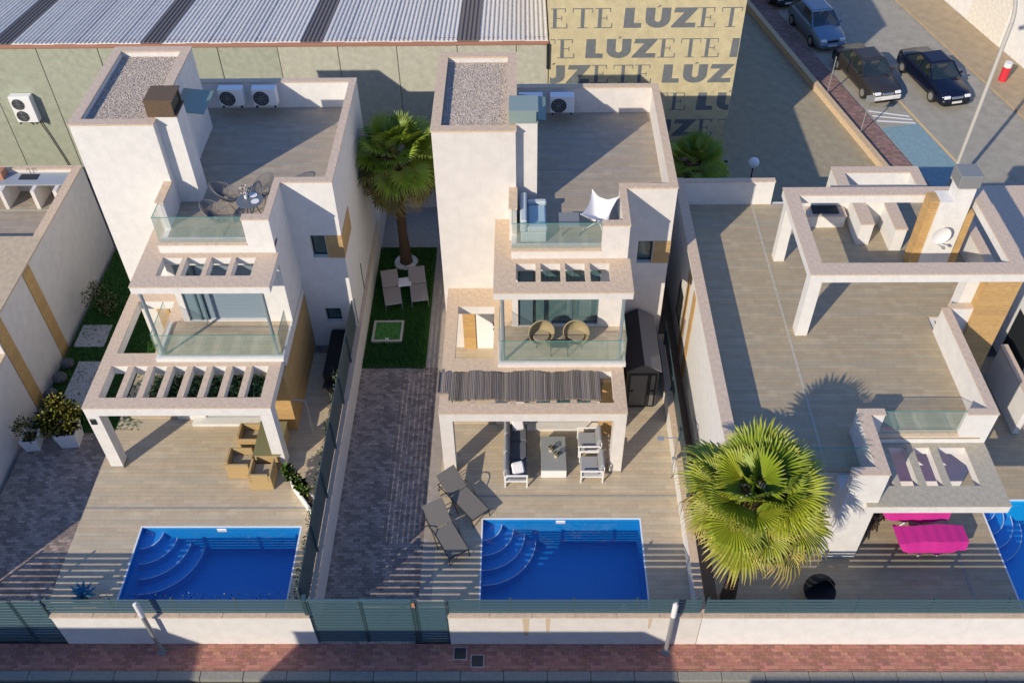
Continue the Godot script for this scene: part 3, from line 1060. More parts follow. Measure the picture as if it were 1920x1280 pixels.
	# balcony windows
	if reeds:
		var f := window_z(o, -0.2, 2.42, 3.08, 5.5, -22.66, 3, M.shutter_frame, M.window_glass, 0.07)
		st = S(); bx(st, -0.13, 3.1, -22.60, 0.28, 5.48, -22.56)
		part(f, "shutter", st, M.shutter_frame)
		for cx in [[0.42, 0.62], [1.45, 1.62], [1.75, 2.3]]:
			st = S()
			var n := int((cx[1] - cx[0]) / 0.05)
			for i in n:
				cyl(st, Vector3(cx[0] + 0.05 * i, 3.1, -23.0 + 0.02 * (i % 2)), Vector3(cx[0] + 0.05 * i, 5.45, -23.0 + 0.02 * (i % 2)), 0.032, 0.032, 6, false)
			part(f, "curtain", st, M.cloth_white)
	else:
		st = S()
		for i in 30: cbx(st, 0.42, 3.10 + i * 0.08, -22.66, 2.40, 3.172 + i * 0.08, -22.64, 0.006)
		bx(st, 0.42, 3.09, -22.68, 2.40, 5.49, -22.665)
		var sh := part(o, "roller_shutter", st, M.shutter)
		st = S(); bx(st, -0.2, 3.08, -22.68, 0.40, 5.5, -22.60)
		part(sh, "side_panel", st, M.shutter_panel)
		st = S(); bx(st, 0.16, 3.08, -22.60, 0.22, 5.5, -22.56); bx(st, 0.36, 3.08, -22.60, 0.42, 5.5, -22.57); bx(st, -0.2, 5.44, -22.60, 2.42, 5.5, -22.555)
		part(sh, "frame", st, M.shutter_frame)
	# side windows
	for wn in [[3.78, 4.28, 4.2, 5.15], [3.80, 4.36, 1.2, 1.88]]:
		var f := window_z(o, wn[0], wn[1], wn[2], wn[3], -24.58, 1, M.dark_metal, M.window_glass, 0.05)
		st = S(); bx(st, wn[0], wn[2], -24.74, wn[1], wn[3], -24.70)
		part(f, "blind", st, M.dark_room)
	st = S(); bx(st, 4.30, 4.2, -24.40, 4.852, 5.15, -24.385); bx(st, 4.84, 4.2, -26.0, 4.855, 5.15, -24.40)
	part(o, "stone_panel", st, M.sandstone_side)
	# canopy with four openings
	st = S()
	var cs := []
	for k in 4: cs.append([-0.26 + 0.755 * k, 0.36 + 0.755 * k, -22.32, -21.43])
	holed(st, "y", -0.92, 3.27, -22.52, -20.95, 5.72, 5.96, cs)
	bx(st, -0.92, 5.72, -24.5, -0.4, 5.96, -22.52)
	part(o, "canopy", st, W)
	st = S()
	holed(st, "y", -0.93, 3.28, -22.51, -20.94, 5.96, 6.0, cs.map(func(v: Array) -> Array: return [v[0] + 0.01, v[1] - 0.01, v[2] + 0.01, v[3] - 0.01]))
	bx(st, -0.93, 5.96, -24.49, -0.41, 6.0, -22.51)
	part(o, "coping", st, C)
	# roof terrace
	st = S()
	bx(st, -0.24, 6.19, -30.48, 4.62, 6.25, -24.62)
	bx(st, -0.22, 6.19, -24.62, 3.02, 6.25, -22.75)
	bx(st, -2.78, 6.19, -30.48, -0.24, 6.25, -29.2)
	part(o, "roof_floor", st, M.deck_roof)
	st = S(); bx(st, -0.2, 6.251, -26.95, 4.6, 6.257, -26.87)
	part(o, "drain_channel", st, M.concrete)
	st = S()
	bx(st, 2.38, 6.19, -22.75, 3.2, 7.25, -22.523)
	bx(st, 3.02, 6.19, -24.40, 3.2, 7.25, -22.75)
	bx(st, 3.02, 6.19, -24.62, 4.84, 7.25, -24.403)
	bx(st, 4.62, 6.19, -30.7, 4.84, 7.25, -24.62)
	bx(st, -2.78, 6.19, -30.7, 4.62, 7.25, -30.48)
	bx(st, -2.78, 6.19, -30.48, -2.56, 7.25, -29.2)
	bx(st, -0.22, 6.19, -22.75, 2.38, 6.29, -22.523)
	part(o, "parapet", st, W)
	st = S()
	bx(st, 2.36, 7.25, -22.77, 3.22, 7.30, -22.50)
	bx(st, 3.00, 7.25, -24.38, 3.22, 7.30, -22.77)
	bx(st, 3.00, 7.25, -24.64, 4.86, 7.30, -24.38)
	bx(st, 4.60, 7.25, -30.72, 4.86, 7.30, -24.64)
	bx(st, -2.80, 7.25, -30.72, 4.60, 7.30, -30.46)
	bx(st, -0.42, 6.29, -22.77, 2.37, 6.33, -22.50)
	part(o, "coping", st, C)
	st = S(); bx(st, -0.45, 6.0, -24.5, -0.22, 7.22, -23.42)
	part(o, "side_parapet", st, W)
	st = S(); bx(st, -0.47, 7.22, -24.5, -0.20, 7.27, -23.40)
	part(o, "coping", st, M.coping_tan)
	gl_panel(o, Vector3(-0.35, 6.33, -22.62), Vector3(2.36, 7.28, -22.62))
	gl_panel(o, Vector3(-0.36, 6.3, -23.40), Vector3(-0.36, 7.24, -22.64))
	ac_on_roof(o, reeds)
	if reeds: reed_mat(o)
	return o

func ac_on_roof(o: Node3D, reeds: bool) -> void:
	var dx := 0.0 if reeds else -10.85
	var dy := 6.55 if reeds else 6.92
	var spots := [[0.25, "left"], [1.38, "right"]] if reeds else [[0.42, "left"], [1.62, "right"]]
	for s in spots:
		ac_unit("air_conditioner", "white air conditioner on the roof terrace of the %s villa, %s one of two" % ["middle" if reeds else "left", s[1]], Vector3(s[0] + dx, dy, -30.05), 0.0, 0.86, 0.72, 0.34, 1, "air conditioners on the roof terraces")

# reed mat lying over the pergola beams, sagging between them
func reed_mat(o: Node3D) -> void:
	var st := S()
	var n := 96
	var x0 := -2.72
	var x1 := 2.36
	for i in n:
		var a := x0 + (x1 - x0) * i / n
		var w := (x1 - x0) / n
		var sag := 0.030 * (0.5 + 0.5 * cos((a + 2.25) / (5.02 / 8.0) * TAU)) + 0.01 * h2(i, 3)
		var y := 3.015 + sag if a > -2.3 else 3.05 + 0.10 * (1.0 - (a + 2.72) / 0.42) * h2(i, 7)
		var zb := -20.50 + 0.05 * sin(i * 0.21) + 0.05 * h2(i, 9)
		var zf := -19.33 + 0.03 * sin(i * 0.13 + 1.0) + 0.04 * h2(i, 11)
		if a < -2.4: zf -= 0.28
		var tv := 0.26 + 0.26 * h2(i, 21) + 0.06 * sin(i * 0.35)
		st.set_color(Color(tv, tv * (0.86 + 0.06 * h2(i, 5)), tv * (0.74 + 0.14 * h2(i, 6))))
		var mid := (zb + zf) / 2
		cyl(st, Vector3(a + w / 2, y, zb), Vector3(a + w / 2, y + 0.008 * sin(i * 1.7), mid), w * 0.62, w * 0.62, 6, true)
		cyl(st, Vector3(a + w / 2, y + 0.008 * sin(i * 1.7), mid), Vector3(a + w / 2, y - 0.004, zf), w * 0.62, w * 0.62, 6, true)
	var m := solo("reed_mat", st, M.reed, "grey brown reed mat spread over the pergola of the middle villa", "reed mat")
	m.transform = Transform3D.IDENTITY

# bungalow with the big roof terrace on the right
func coped(o: Node3D, x0: float, z0: float, x1: float, z1: float, y0: float, y1: float, w: Material, c: Material, called := "parapet") -> void:
	var st := S(); bx(st, x0, y0, z0, x1, y1 - 0.05, z1)
	var p := part(o, called, st, w)
	st = S(); bx(st, x0 - 0.02, y1 - 0.05, z0 - 0.004, x1 + 0.02, y1, z1 + 0.004)
	part(p, "coping", st, c)

func bungalow_right() -> void:
	var o := thing("bungalow", "white bungalow with a large roof terrace, roof pergola and chimney, right of the alley", "house", Vector3(10, 0, -23))
	var W: Material = M.white
	var C: Material = M.coping
	var st := S()
	bx(st, 5.64, -0.1, -29.3, 13.6, 3.04, -17.78)
	bx(st, 5.64, -0.1, -17.78, 9.61, 3.04, -16.5)
	bx(st, 13.6, -0.1, -29.3, 15.9, 3.04, -22.8)
	part(o, "wall", st, W)
	st = S()
	bx(st, 5.9, 3.04, -29.1, 13.4, 3.1, -17.74)
	bx(st, 5.9, 3.04, -17.74, 9.6, 3.1, -16.52)
	bx(st, 13.4, 3.04, -29.1, 15.8, 3.1, -22.9)
	part(o, "roof_floor", st, M.deck_olive)
	st = S(); bx(st, 8.60, 3.101, -29.0, 8.68, 3.107, -16.8)
	part(o, "drain_channel", st, M.drain_pale)
	# parapets
	coped(o, 5.64, -29.3, 5.94, -16.5, 3.04, 4.17, W, C)
	coped(o, 5.965, -29.3, 9.35, -29.08, 3.04, 4.15, W, C)
	coped(o, 13.36, -22.2, 13.6, -17.98, 3.04, 4.15, W, C)
	coped(o, 13.63, -22.4, 14.4, -22.19, 3.04, 4.15, W, C)
	coped(o, 12.75, -17.97, 13.6, -17.75, 2.75, 4.15, W, C)
	coped(o, 9.62, -17.97, 10.36, -17.75, 2.9, 4.15, W, C)
	coped(o, 9.62, -17.74, 9.92, -15.88, 0.0, 4.15, W, C)
	coped(o, 8.94, -15.87, 9.92, -15.62, 0.0, 4.15, W, C)
	st = S(); bx(st, 8.94, 0.0, -16.49, 9.3, 3.0, -15.88)
	part(o, "wall", st, W)
	gl_panel(o, Vector3(10.38, 3.18, -17.86), Vector3(12.74, 4.13, -17.86))
	st = S(); bx(st, 10.36, 2.75, -17.97, 12.75, 3.14, -17.75)
	part(o, "parapet", st, W)
	st = S(); bx(st, 10.37, 3.14, -17.98, 12.74, 3.18, -17.74)
	part(o, "coping", st, M.coping_tan)
	gl_panel(o, Vector3(6.0, 3.12, -16.6), Vector3(9.58, 4.05, -16.6))
	# canopy over the dining corner, with openings between beams
	st = S()
	var hs := [[10.35, 10.55, -17.6, -16.18], [10.72, 11.25, -17.6, -16.18], [11.45, 11.95, -17.6, -16.18], [12.15, 13.0, -17.6, -16.18]]
	holed(st, "y", 9.94, 13.6, -17.74, -15.5, 2.52, 2.81, hs)
	bx(st, 9.6, 2.52, -15.61, 9.94, 2.81, -15.5)
	part(o, "canopy", st, W)
	st = S()
	holed(st, "y", 9.93, 13.61, -17.735, -15.49, 2.81, 2.85, hs.map(func(v: Array) -> Array: return [v[0] + 0.01, v[1] - 0.01, v[2] + 0.01, v[3] - 0.01]))
	bx(st, 9.59, 2.81, -15.61, 9.93, 2.85, -15.49)
	part(o, "coping", st, M.canopy_top)
	# roof pergola
	st = S()
	holed(st, "y", 8.82, 15.5, -26.45, -22.0, 5.42, 5.72, [[9.24, 15.08, -26.05, -22.5]])
	part(o, "roof_pergola_frame", st, W)
	st = S(); holed(st, "y", 8.80, 15.52, -26.47, -21.98, 5.72, 5.77, [[9.26, 15.06, -26.03, -22.52]])
	part(o, "coping", st, C)
	for p in [[8.84, 9.22, -22.42, -22.02], [8.84, 9.2, -26.1, -25.75]]:
		st = S(); bx(st, p[0], 3.1, p[2], p[1], 5.42, p[3])
		part(o, "column", st, W)
	st = S(); bx(st, 13.95, 3.1, -22.9, 14.35, 5.42, -22.44)
	part(o, "column", st, W)
	# stone-clad stair wall under the pergola's right corner
	st = S(); bx(st, 14.36, -0.1, -22.75, 15.40, 5.42, -22.03)
	part(o, "stone_clad_wall", st, M.sandstone)
	# chimney wall with dish, right part of the kitchen
	st = S(); bx(st, 13.75, 3.1, -26.0, 14.75, 5.95, -25.35); bx(st, 14.20, 5.95, -26.0, 14.75, 6.45, -25.35)
	var ch := part(o, "chimney", st, W)
	st = S(); cbx(st, 14.12, 6.48, -26.1, 14.84, 6.95, -25.35, 0.02); bx(st, 14.25, 6.45, -25.95, 14.7, 6.48, -25.4)
	part(ch, "chimney_cap", st, M.grey_box)
	st = S(); bx(st, 13.45, 3.1, -25.92, 13.748, 5.94, -25.42)
	bx(st, 14.752, 3.1, -25.9, 15.05, 5.41, -25.42)
	part(ch, "stone_clad_side", st, M.sandstone)
	# kitchen counters at the back
	for k in [[10.35, 11.75, -28.2, -27.65, 0.55], [11.95, 12.4, -28.2, -26.65, 0.95], [13.05, 13.45, -28.2, -26.3, 1.0]]:
		st = S(); bx(st, k[0], 3.1, k[2], k[1], 3.1 + k[4] - 0.05, k[3])
		var c := part(o, "kitchen_counter", st, W)
		st = S(); bx(st, k[0] - 0.02, 3.05 + k[4], k[2], k[1] + 0.02, 3.1 + k[4], k[3] + 0.02)
		part(c, "worktop", st, C)
	st = S(); bx(st, 12.4, 3.1, -28.2, 13.05, 4.2, -27.8)
	part(o, "kitchen_wall", st, W)
	st = S(); bx(st, 10.35, 3.1, -28.6, 13.45, 4.1, -28.22)
	part(o, "kitchen_wall", st, W)
	st = S(); bx(st, 10.55, 3.66, -28.18, 11.5, 3.70, -27.75)
	part(o, "grill", st, M.dark_metal)
	# back room parapet behind the pergola
	st = S(); holed(st, "y", 11.9, 15.2, -30.7, -29.32, -0.1, 3.6, [[12.3, 14.85, -30.35, -29.5]])
	bx(st, 12.3, -0.1, -30.35, 14.85, 3.0, -29.5)
	part(o, "back_room", st, W)
	st = S(); holed(st, "y", 11.88, 15.22, -30.72, -29.32, 3.6, 3.65, [[12.32, 14.83, -30.33, -29.5]])
	part(o, "coping", st, C)
	coped(o, 15.55, -28.8, 15.85, -23.2, 3.04, 4.1, W, C)
	# side windows and stone strips on the alley side
	for z in [-24.2, -23.1]:
		st = S(); bx(st, 5.615, 0.0, z - 0.25, 5.638, 3.9, z + 0.22)
		part(o, "stone_strip", st, M.sandstone)
	st = S(); bx(st, 5.61, 0.9, -25.6, 5.638, 2.3, -24.75)
	part(o, "window", st, M.dark_metal)
	# satellite dish
	var d := thing("satellite_dish", "white satellite dish fixed to the chimney wall under the roof pergola", "satellite dish", Vector3(13.98, 4.85, -25.33))
	st = S()
	var rings := []
	for i in 6:
		var r := 0.31 * i / 5.0
		var q := []
		for a in 20: q.append(Vector3(cos(TAU * a / 20) * r, sin(TAU * a / 20) * r * 1.1, 0.30 + r * r * 0.7))
		rings.append(q)
	loft(st, rings, true, false)
	lpart(d, "reflector", st, M.white_metal)
	st = S(); bar(st, Vector3(0, -0.1, 0.02), Vector3(0, -0.05, 0.3), 0.05, 0.05); bar(st, Vector3(0, -0.36, 0.36), Vector3(0, -0.22, 0.72), 0.03, 0.03); cbx(st, -0.05, -0.24, 0.68, 0.05, -0.16, 0.8, 0.01)
	lpart(d, "arm", st, M.grey_metal)

# bungalow on the far left, only its roof terrace and its long side wall show
func bungalow_left() -> void:
	var o := thing("bungalow", "cream bungalow with stone strips on its blank side wall, at the left edge", "house", Vector3(-20, 0, -24))
	var W: Material = M.white_warm
	var st := S(); bx(st, -30, -0.1, -30.3, -17.0, 3.1, -21.4)
	part(o, "wall", st, W)
	st = S(); bx(st, -29.7, 3.1, -30.1, -17.25, 3.16, -26.0)
	part(o, "roof_floor", st, M.deck_roof)
	coped(o, -17.25, -30.3, -16.95, -26.0, 3.1, 4.2, W, M.coping_tan)
	coped(o, -30, -30.3, -17.28, -30.08, 3.1, 4.2, W, M.coping_tan)
	st = S(); bx(st, -30, 3.1, -25.99, -16.95, 4.14, -21.4)
	part(o, "front_block", st, W)
	st = S(); bx(st, -30, 4.14, -26.0, -16.93, 4.2, -24.5); bx(st, -30, 4.14, -24.49, -16.93, 4.2, -21.4)
	part(o, "coping", st, M.roof_tan)
	for z in [-24.3, -21.75]:
		st = S(); bx(st, -16.98, 0.0, z - 0.28, -16.925, 4.1, z + 0.28)
		part(o, "stone_strip", st, M.sandstone)
	st = S(); bx(st, -17.0, -0.1, -30.3, -16.95, 3.1, -21.4)
	part(o, "side_wall", st, W)
	st = S(); bx(st, -22, 3.161, -28.9, -17.3, 3.167, -28.82)
	part(o, "drain_channel", st, M.drain_pale)
	st = S(); bx(st, -17.2, -0.1, -21.4, -16.95, 2.95, -13.03)
	var gw := solo("garden_wall", st, W, "tall plain cream wall along the left edge beside the dark paving", "wall")
	st = S(); bx(st, -17.22, 2.95, -21.39, -16.93, 3.0, -13.0)
	part(gw, "coping", st, M.coping_tan)
	# outdoor kitchen
	st = S(); bx(st, -21.9, 3.98, -30.06, -17.3, 4.04, -29.3)
	var k := part(o, "kitchen_worktop", st, M.worktop_blue)
	for x in [-19.75, -18.55, -17.7]:
		st = S(); bx(st, x, 3.16, -30.05, x + 0.14, 3.98, -28.95)
		part(o, "kitchen_pier", st, W)
	st = S(); bx(st, -19.2, 4.042, -29.95, -18.5, 4.06, -29.6)
	part(k, "sink", st, M.dark_metal)
	st = S(); tube(st, [Vector3(-18.85, 4.04, -29.98), Vector3(-18.85, 4.3, -29.98), Vector3(-18.85, 4.36, -29.9), Vector3(-18.85, 4.3, -29.8)], 0.015)
	part(k, "tap", st, M.chrome)
	st = S(); bx(st, -20.5, 4.042, -30.0, -19.75, 4.35, -29.6)
	part(o, "barbecue_hood", st, M.terracotta)

func far_right_house() -> void:
	var o := thing("side_house", "white house with a pool at the right edge, mostly out of frame", "house", Vector3(20, 0, -24))
	var st := S(); bx(st, 17.3, -0.1, -30, 30, 3.1, -21.5)
	part(o, "wall", st, M.white)
	st = S(); bx(st, 17.25, 3.1, -30.05, 30, 3.2, -21.45)
	part(o, "roof_slab", st, M.coping)
	st = S(); bx(st, 17.28, 0.3, -24.2, 17.3, 2.2, -22.6)
	part(o, "window", st, M.dark_metal)
	# raised planter in the yard between the two houses
	var p := thing("planter_box", "grey rendered planter box in the shaded yard beside the stair wall", "planter", Vector3(14.2, 0, -20.3))
	st = S(); holed(st, "y", 13.9, 14.75, -21.6, -19.4, 0.02, 1.55, [[14.05, 14.6, -21.45, -19.55]])
	part(p, "box", st, M.white_warm)
	st = S(); bx(st, 14.05, 0.5, -21.45, 14.6, 1.45, -19.55)
	part(p, "soil", st, M.soil)
	# low garden wall with a slanted end
	st = S(); bx(st, 16.4, 0.0, -23.0, 16.6, 1.6, -20.4)
	var gw := solo("garden_wall", st, M.white, "short white wall in the yard right of the stair wall", "wall")
	st = S(); bx(st, 16.37, 1.6, -23.02, 16.63, 1.65, -20.38)
	part(gw, "coping", st, M.coping)

# houses across the street: out of the picture, their shadows fall on the pavement
func opposite_houses() -> void:
	for q in [[-27.0, -18.3, 7.9, "left"], [-14.5, -4.75, 7.7, "middle"], [-1.0, 12.0, 6.3, "right"]]:
		var o := thing("street_house", "white house across the street, %s of three, behind the camera's view" % q[3], "house", Vector3((q[0] + q[1]) / 2, 0, 3), 0.0, "houses across the street")
		var st := S(); bx(st, q[0], -0.15, -2.9, q[1], q[2] - 0.1, 7)
		part(o, "wall", st, M.white)
		st = S(); bx(st, q[0] - 0.02, q[2] - 0.1, -2.92, q[1] + 0.02, q[2], 7.02)
		part(o, "roof_slab", st, M.coping)
		for x in [0.25, 0.7]:
			window_z(o, lerpf(q[0], q[1], x) - 0.6, lerpf(q[0], q[1], x) + 0.6, 1.0, 2.4, 7.06, 2, M.dark_metal, M.window_glass)

# ---------------------------------------------------------------- boundary walls, fences and gates
func slat_run_x(o: Node3D, x0: float, x1: float, z: float, y0: float, y1: float, pitch: float, gap: float, m: Material, posts: Array) -> void:
	var y := y0
	while y < y1 - 0.04:
		var st := S(); cbx(st, x0, y, z - 0.008, x1, minf(y + pitch - gap, y1), z + 0.008, 0.003)
		part(o, "slat", st, m)
		y += pitch
	for px in posts:
		var st := S(); cbx(st, px - 0.03, y0 - 0.06, z - 0.075, px + 0.03, y1 + 0.01, z - 0.0125, 0.004)
		part(o, "post", st, M.teal_metal)

func wall_run(label: String, x0: float, x1: float, m: Material) -> Node3D:
	var o := thing("front_wall", label, "wall", Vector3((x0 + x1) / 2, 0, -12.93))
	var st := S(); bx(st, x0, -0.1, -13.03, x1, 1.50, -12.83)
	part(o, "wall", st, m)
	var n := int(round((x1 - x0) / 1.15))
	for i in n:
		st = S(); cbx(st, lerpf(x0 - 0.01, x1 + 0.01, float(i) / n) + 0.003, 1.50, -13.06, lerpf(x0 - 0.01, x1 + 0.01, float(i + 1) / n) - 0.003, 1.545, -12.79, 0.008)
		part(o, "coping_stone", st, M.coping if i % 2 == 0 else M.coping_b)
	return o

func boundary_walls() -> void:
	wall_run("white street wall in front of the left villa", -12.98, -5.87, M.white)
	var mid := wall_run("cream stained street wall in front of the middle villa", -2.10, 4.79, M.white_warm)
	var st: SurfaceTool
	for q in [[0.02, 0.10, 1.0], [0.62, 0.07, 0.8], [3.4, 0.05, 0.6]]:
		st = S(); nquad(st, Vector3(q[0] - q[1], 1.49, -12.8275), Vector3(q[0] + q[1], 1.49, -12.8275), Vector3(q[0] + q[1] * 0.6, 1.49 - q[2], -12.8275), Vector3(q[0] - q[1] * 0.5, 1.49 - q[2], -12.8275), Vector3.BACK)
		part(mid, "rust_stain", st, M.stain)
	wall_run("bright white street wall in front of the bungalow", 4.81, 21.0, M.white_bright)
	var specs := [[-12.98, -5.90, "left villa", [-12.9, -11.2, -9.5, -7.8, -5.95]], [-2.10, 4.72, "middle villa", [-2.05, -0.4, 1.3, 3.0, 4.66]], [4.84, 21.0, "bungalow", [4.9, 6.9, 8.9, 10.9, 12.9, 14.9, 17.0, 19.0]]]
	for s in specs:
		var f := thing("slat_fence", "grey green slat fence on the street wall of the %s" % s[2], "fence", Vector3((s[0] + s[1]) / 2, 1.545, -12.95))
		slat_run_x(f, s[0], s[1], -12.93, 1.565, 2.27, 0.147, 0.042, M.teal_slat, s[3])
	# gates
	var g := thing("driveway_gate", "wide grey green double gate closing the driveway", "gate", Vector3(-4.4, 0, -12.88))
	for leaf in [[-5.86, -4.43], [-4.427, -3.04]]:
		var y := 0.06
		var k := 0
		while y < 2.2:
			st = S(); cbx(st, leaf[0] + 0.05, y, -12.90, leaf[1] - 0.05, y + 0.105, -12.884, 0.003)
			part(g, "slat", st, M.teal_slat)
			y += 0.147; k += 1
		for x in [leaf[0], leaf[1] - 0.05]:
			st = S(); cbx(st, x, 0.04, -12.93, x + 0.05, 2.28, -12.87, 0.005)
			part(g, "gate_frame", st, M.teal_metal)
		st = S(); cbx(st, leaf[0], 2.28, -12.93, leaf[1], 2.31, -12.87, 0.005)
		part(g, "gate_frame", st, M.teal_slat)
	g = thing("pedestrian_gate", "narrow grey green slatted gate beside the driveway gate", "gate", Vector3(-2.5, 0, -12.88))
	slat_run_x(g, -2.90, -2.16, -12.89, 0.08, 2.26, 0.147, 0.042, M.teal_slat, [])
	for x in [-2.95, -2.16]:
		st = S(); cbx(st, x, 0.04, -12.93, x + 0.05, 2.28, -12.87, 0.005)
		part(g, "gate_frame", st, M.teal_metal)
	st = S(); cbx(st, -3.03, 0.02, -12.95, -2.96, 2.30, -12.86, 0.005)
	part(g, "gate_post", st, M.teal_metal)
	st = S(); cbx(st, -3.04, 2.0, -12.859, -2.95, 2.22, -12.83, 0.01)
	part(g, "intercom", st, M.terracotta)
	g = thing("sliding_gate", "grey green gate of the left villa at the picture's left edge", "gate", Vector3(-15.2, 0, -12.88))
	var yy := 0.06
	while yy < 2.2:
		st = S(); cbx(st, -16.9, yy, -12.90, -13.90, yy + 0.105, -12.884, 0.003)
		part(g, "slat", st, M.teal_slat)
		yy += 0.147
	for x in [-16.945, -15.3, -13.93]:
		st = S(); cbx(st, x, 0.04, -12.93, x + 0.05, 2.28, -12.87, 0.005)
		part(g, "gate_frame", st, M.teal_metal)
	g = thing("pedestrian_gate", "slatted grey green gate beside the left villa's street wall", "gate", Vector3(-13.4, 0, -12.88))
	slat_run_x(g, -13.83, -13.06, -12.89, 0.08, 2.26, 0.147, 0.042, M.teal_slat, [])
	for x in [-13.87, -13.05]:
		st = S(); cbx(st, x, 0.04, -12.93, x + 0.05, 2.28, -12.87, 0.005)
		part(g, "gate_frame", st, M.teal_metal)
	st = S(); cbx(st, -5.99, 1.55, -13.06, -5.87, 2.32, -12.86, 0.005)
	solo("gate_post", st, M.teal_metal, "dark square gate post at the driveway gate's left end", "post")
	# wall and fence between the left villa and the driveway
	var w := thing("boundary_wall", "cream wall along the left side of the driveway", "wall", Vector3(-6.0, 0, -22))
	st = S(); bx(st, -6.1, -0.1, -33.0, -5.9, 1.20, -13.03)
	part(w, "wall", st, M.white_warm)
	for i in 14:
		st = S(); cbx(st, -6.13, 1.20, -33.0 + i * 1.425 + 0.003, -5.87, 1.245, -33.0 + (i + 1) * 1.425 - 0.003, 0.008)
		part(w, "coping_stone", st, M.coping)
	var f := thing("slat_fence", "dark slat fence on the wall between left villa and driveway", "fence", Vector3(-6.06, 1.245, -20))
	var y := 1.27
	while y < 2.45:
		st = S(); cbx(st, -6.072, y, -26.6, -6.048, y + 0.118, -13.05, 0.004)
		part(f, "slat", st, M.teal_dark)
		y += 0.145
	for i in 8:
		st = S(); cbx(st, -6.047, 1.245, -13.2 - i * 1.9, -5.99, 2.47, -13.14 - i * 1.9, 0.004)
		part(f, "post", st, M.teal_metal)
	# wall between middle villa and alley
	w = thing("boundary_wall", "low white wall between the pool terrace and the alley", "wall", Vector3(4.95, 0, -19))
	st = S(); bx(st, 4.85, -0.1, -24.4, 5.05, 0.80, -13.03)
	part(w, "wall", st, M.white)
	for i in 8:
		st = S(); cbx(st, 4.825, 0.80, -24.4 + i * 1.42 + 0.003, 5.075, 0.845, -24.4 + (i + 1) * 1.42 - 0.003, 0.008)
		part(w, "coping_stone", st, M.coping_tan)
	f = thing("slat_fence", "dark slat fence above the low alley wall beside the shed", "fence", Vector3(4.98, 0.845, -20))
	y = 0.87
	while y < 1.5:
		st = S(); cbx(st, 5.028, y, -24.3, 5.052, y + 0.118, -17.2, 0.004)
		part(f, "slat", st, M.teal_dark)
		y += 0.145
	for i in 4:
		st = S(); cbx(st, 4.98, 0.845, -17.3 - i * 2.2, 5.027, 1.52, -17.24 - i * 2.2, 0.004)
		part(f, "post", st, M.teal_metal)
	# rear walls
	w = thing("rear_wall", "white garden wall behind the lawn and the palm", "wall", Vector3(-4, 0, -33.1))
	st = S(); bx(st, -5.88, -0.1, -33.3, 8.6, 1.15, -33.1)
	part(w, "wall", st, M.white_warm)
	st = S(); bx(st, -5.88, 1.15, -33.32, 8.62, 1.2, -33.08)
	part(w, "coping", st, M.coping)
	f = thing("slat_fence", "dark slat fence on the rear garden wall behind the palm", "fence", Vector3(-4, 1.2, -33.2))
	slat_run_x(f, -5.8, 8.5, -33.2, 1.23, 2.3, 0.155, 0.06, M.dark_metal, [-5.7, -3.6, -1.5, 0.6, 2.7, 4.8, 6.9])
	w = thing("rear_wall", "wall behind the left villa's side lawn", "wall", Vector3(-15, 0, -31.3))
	st = S(); bx(st, -16.95, -0.1, -31.4, -13.66, 1.9, -31.2)
	part(w, "wall", st, M.white_warm)
	w = thing("rear_wall", "low pale wall closing the alley at the back", "wall", Vector3(5.5, 0, -31.2))
	st = S(); bx(st, 4.86, -0.1, -31.2, 8.7, 1.6, -31.0)
	part(w, "wall", st, M.white_warm)
	# street posts in front of the walls
	var ps := thing("street_post", "grey round street post before the white wall of the left villa", "post", Vector3(-10.24, 0, -12.60), 0.0, "street posts")
	st = S(); cyl(st, Vector3(0, 0, 0), Vector3(0, 2.0, 0), 0.062, 0.062, 16)
	lpart(ps, "shaft", st, M.grey_metal)
	st = S(); cyl(st, Vector3(0, 2.0, 0), Vector3(0, 2.62, 0), 0.075, 0.075, 16); cyl(st, Vector3(0, 2.62, 0), Vector3(0, 2.65, 0), 0.075, 0.03, 16)
	lpart(ps, "head", st, M.white_metal)
	st = S(); cyl(st, Vector3(0, 0, 0), Vector3(0, 0.03, 0), 0.13, 0.12, 16)
	lpart(ps, "base_plate", st, M.grey_box)
	copy(ps, Vector3(3.93, 0, -12.60), 0.0, "grey round street post between the middle villa and the bungalow")
	# manholes
	for q in [[-1.83, -12.54, "left"], [-1.34, -12.32, "right"]]:
		var mh := thing("manhole_cover", "dark square metal cover in the red pavement, %s one of two" % q[2], "manhole cover", Vector3(q[0], 0, q[1]), 0.0, "manhole covers")
		st = S(); cbx(st, -0.19, -0.02, -0.19, 0.19, 0.008, 0.19, 0.004)
		lpart(mh, "frame", st, M.grey_metal)
		st = S(); cbx(st, -0.165, -0.02, -0.165, 0.165, 0.013, 0.165, 0.004)
		lpart(mh, "lid", st, M.dark_metal)

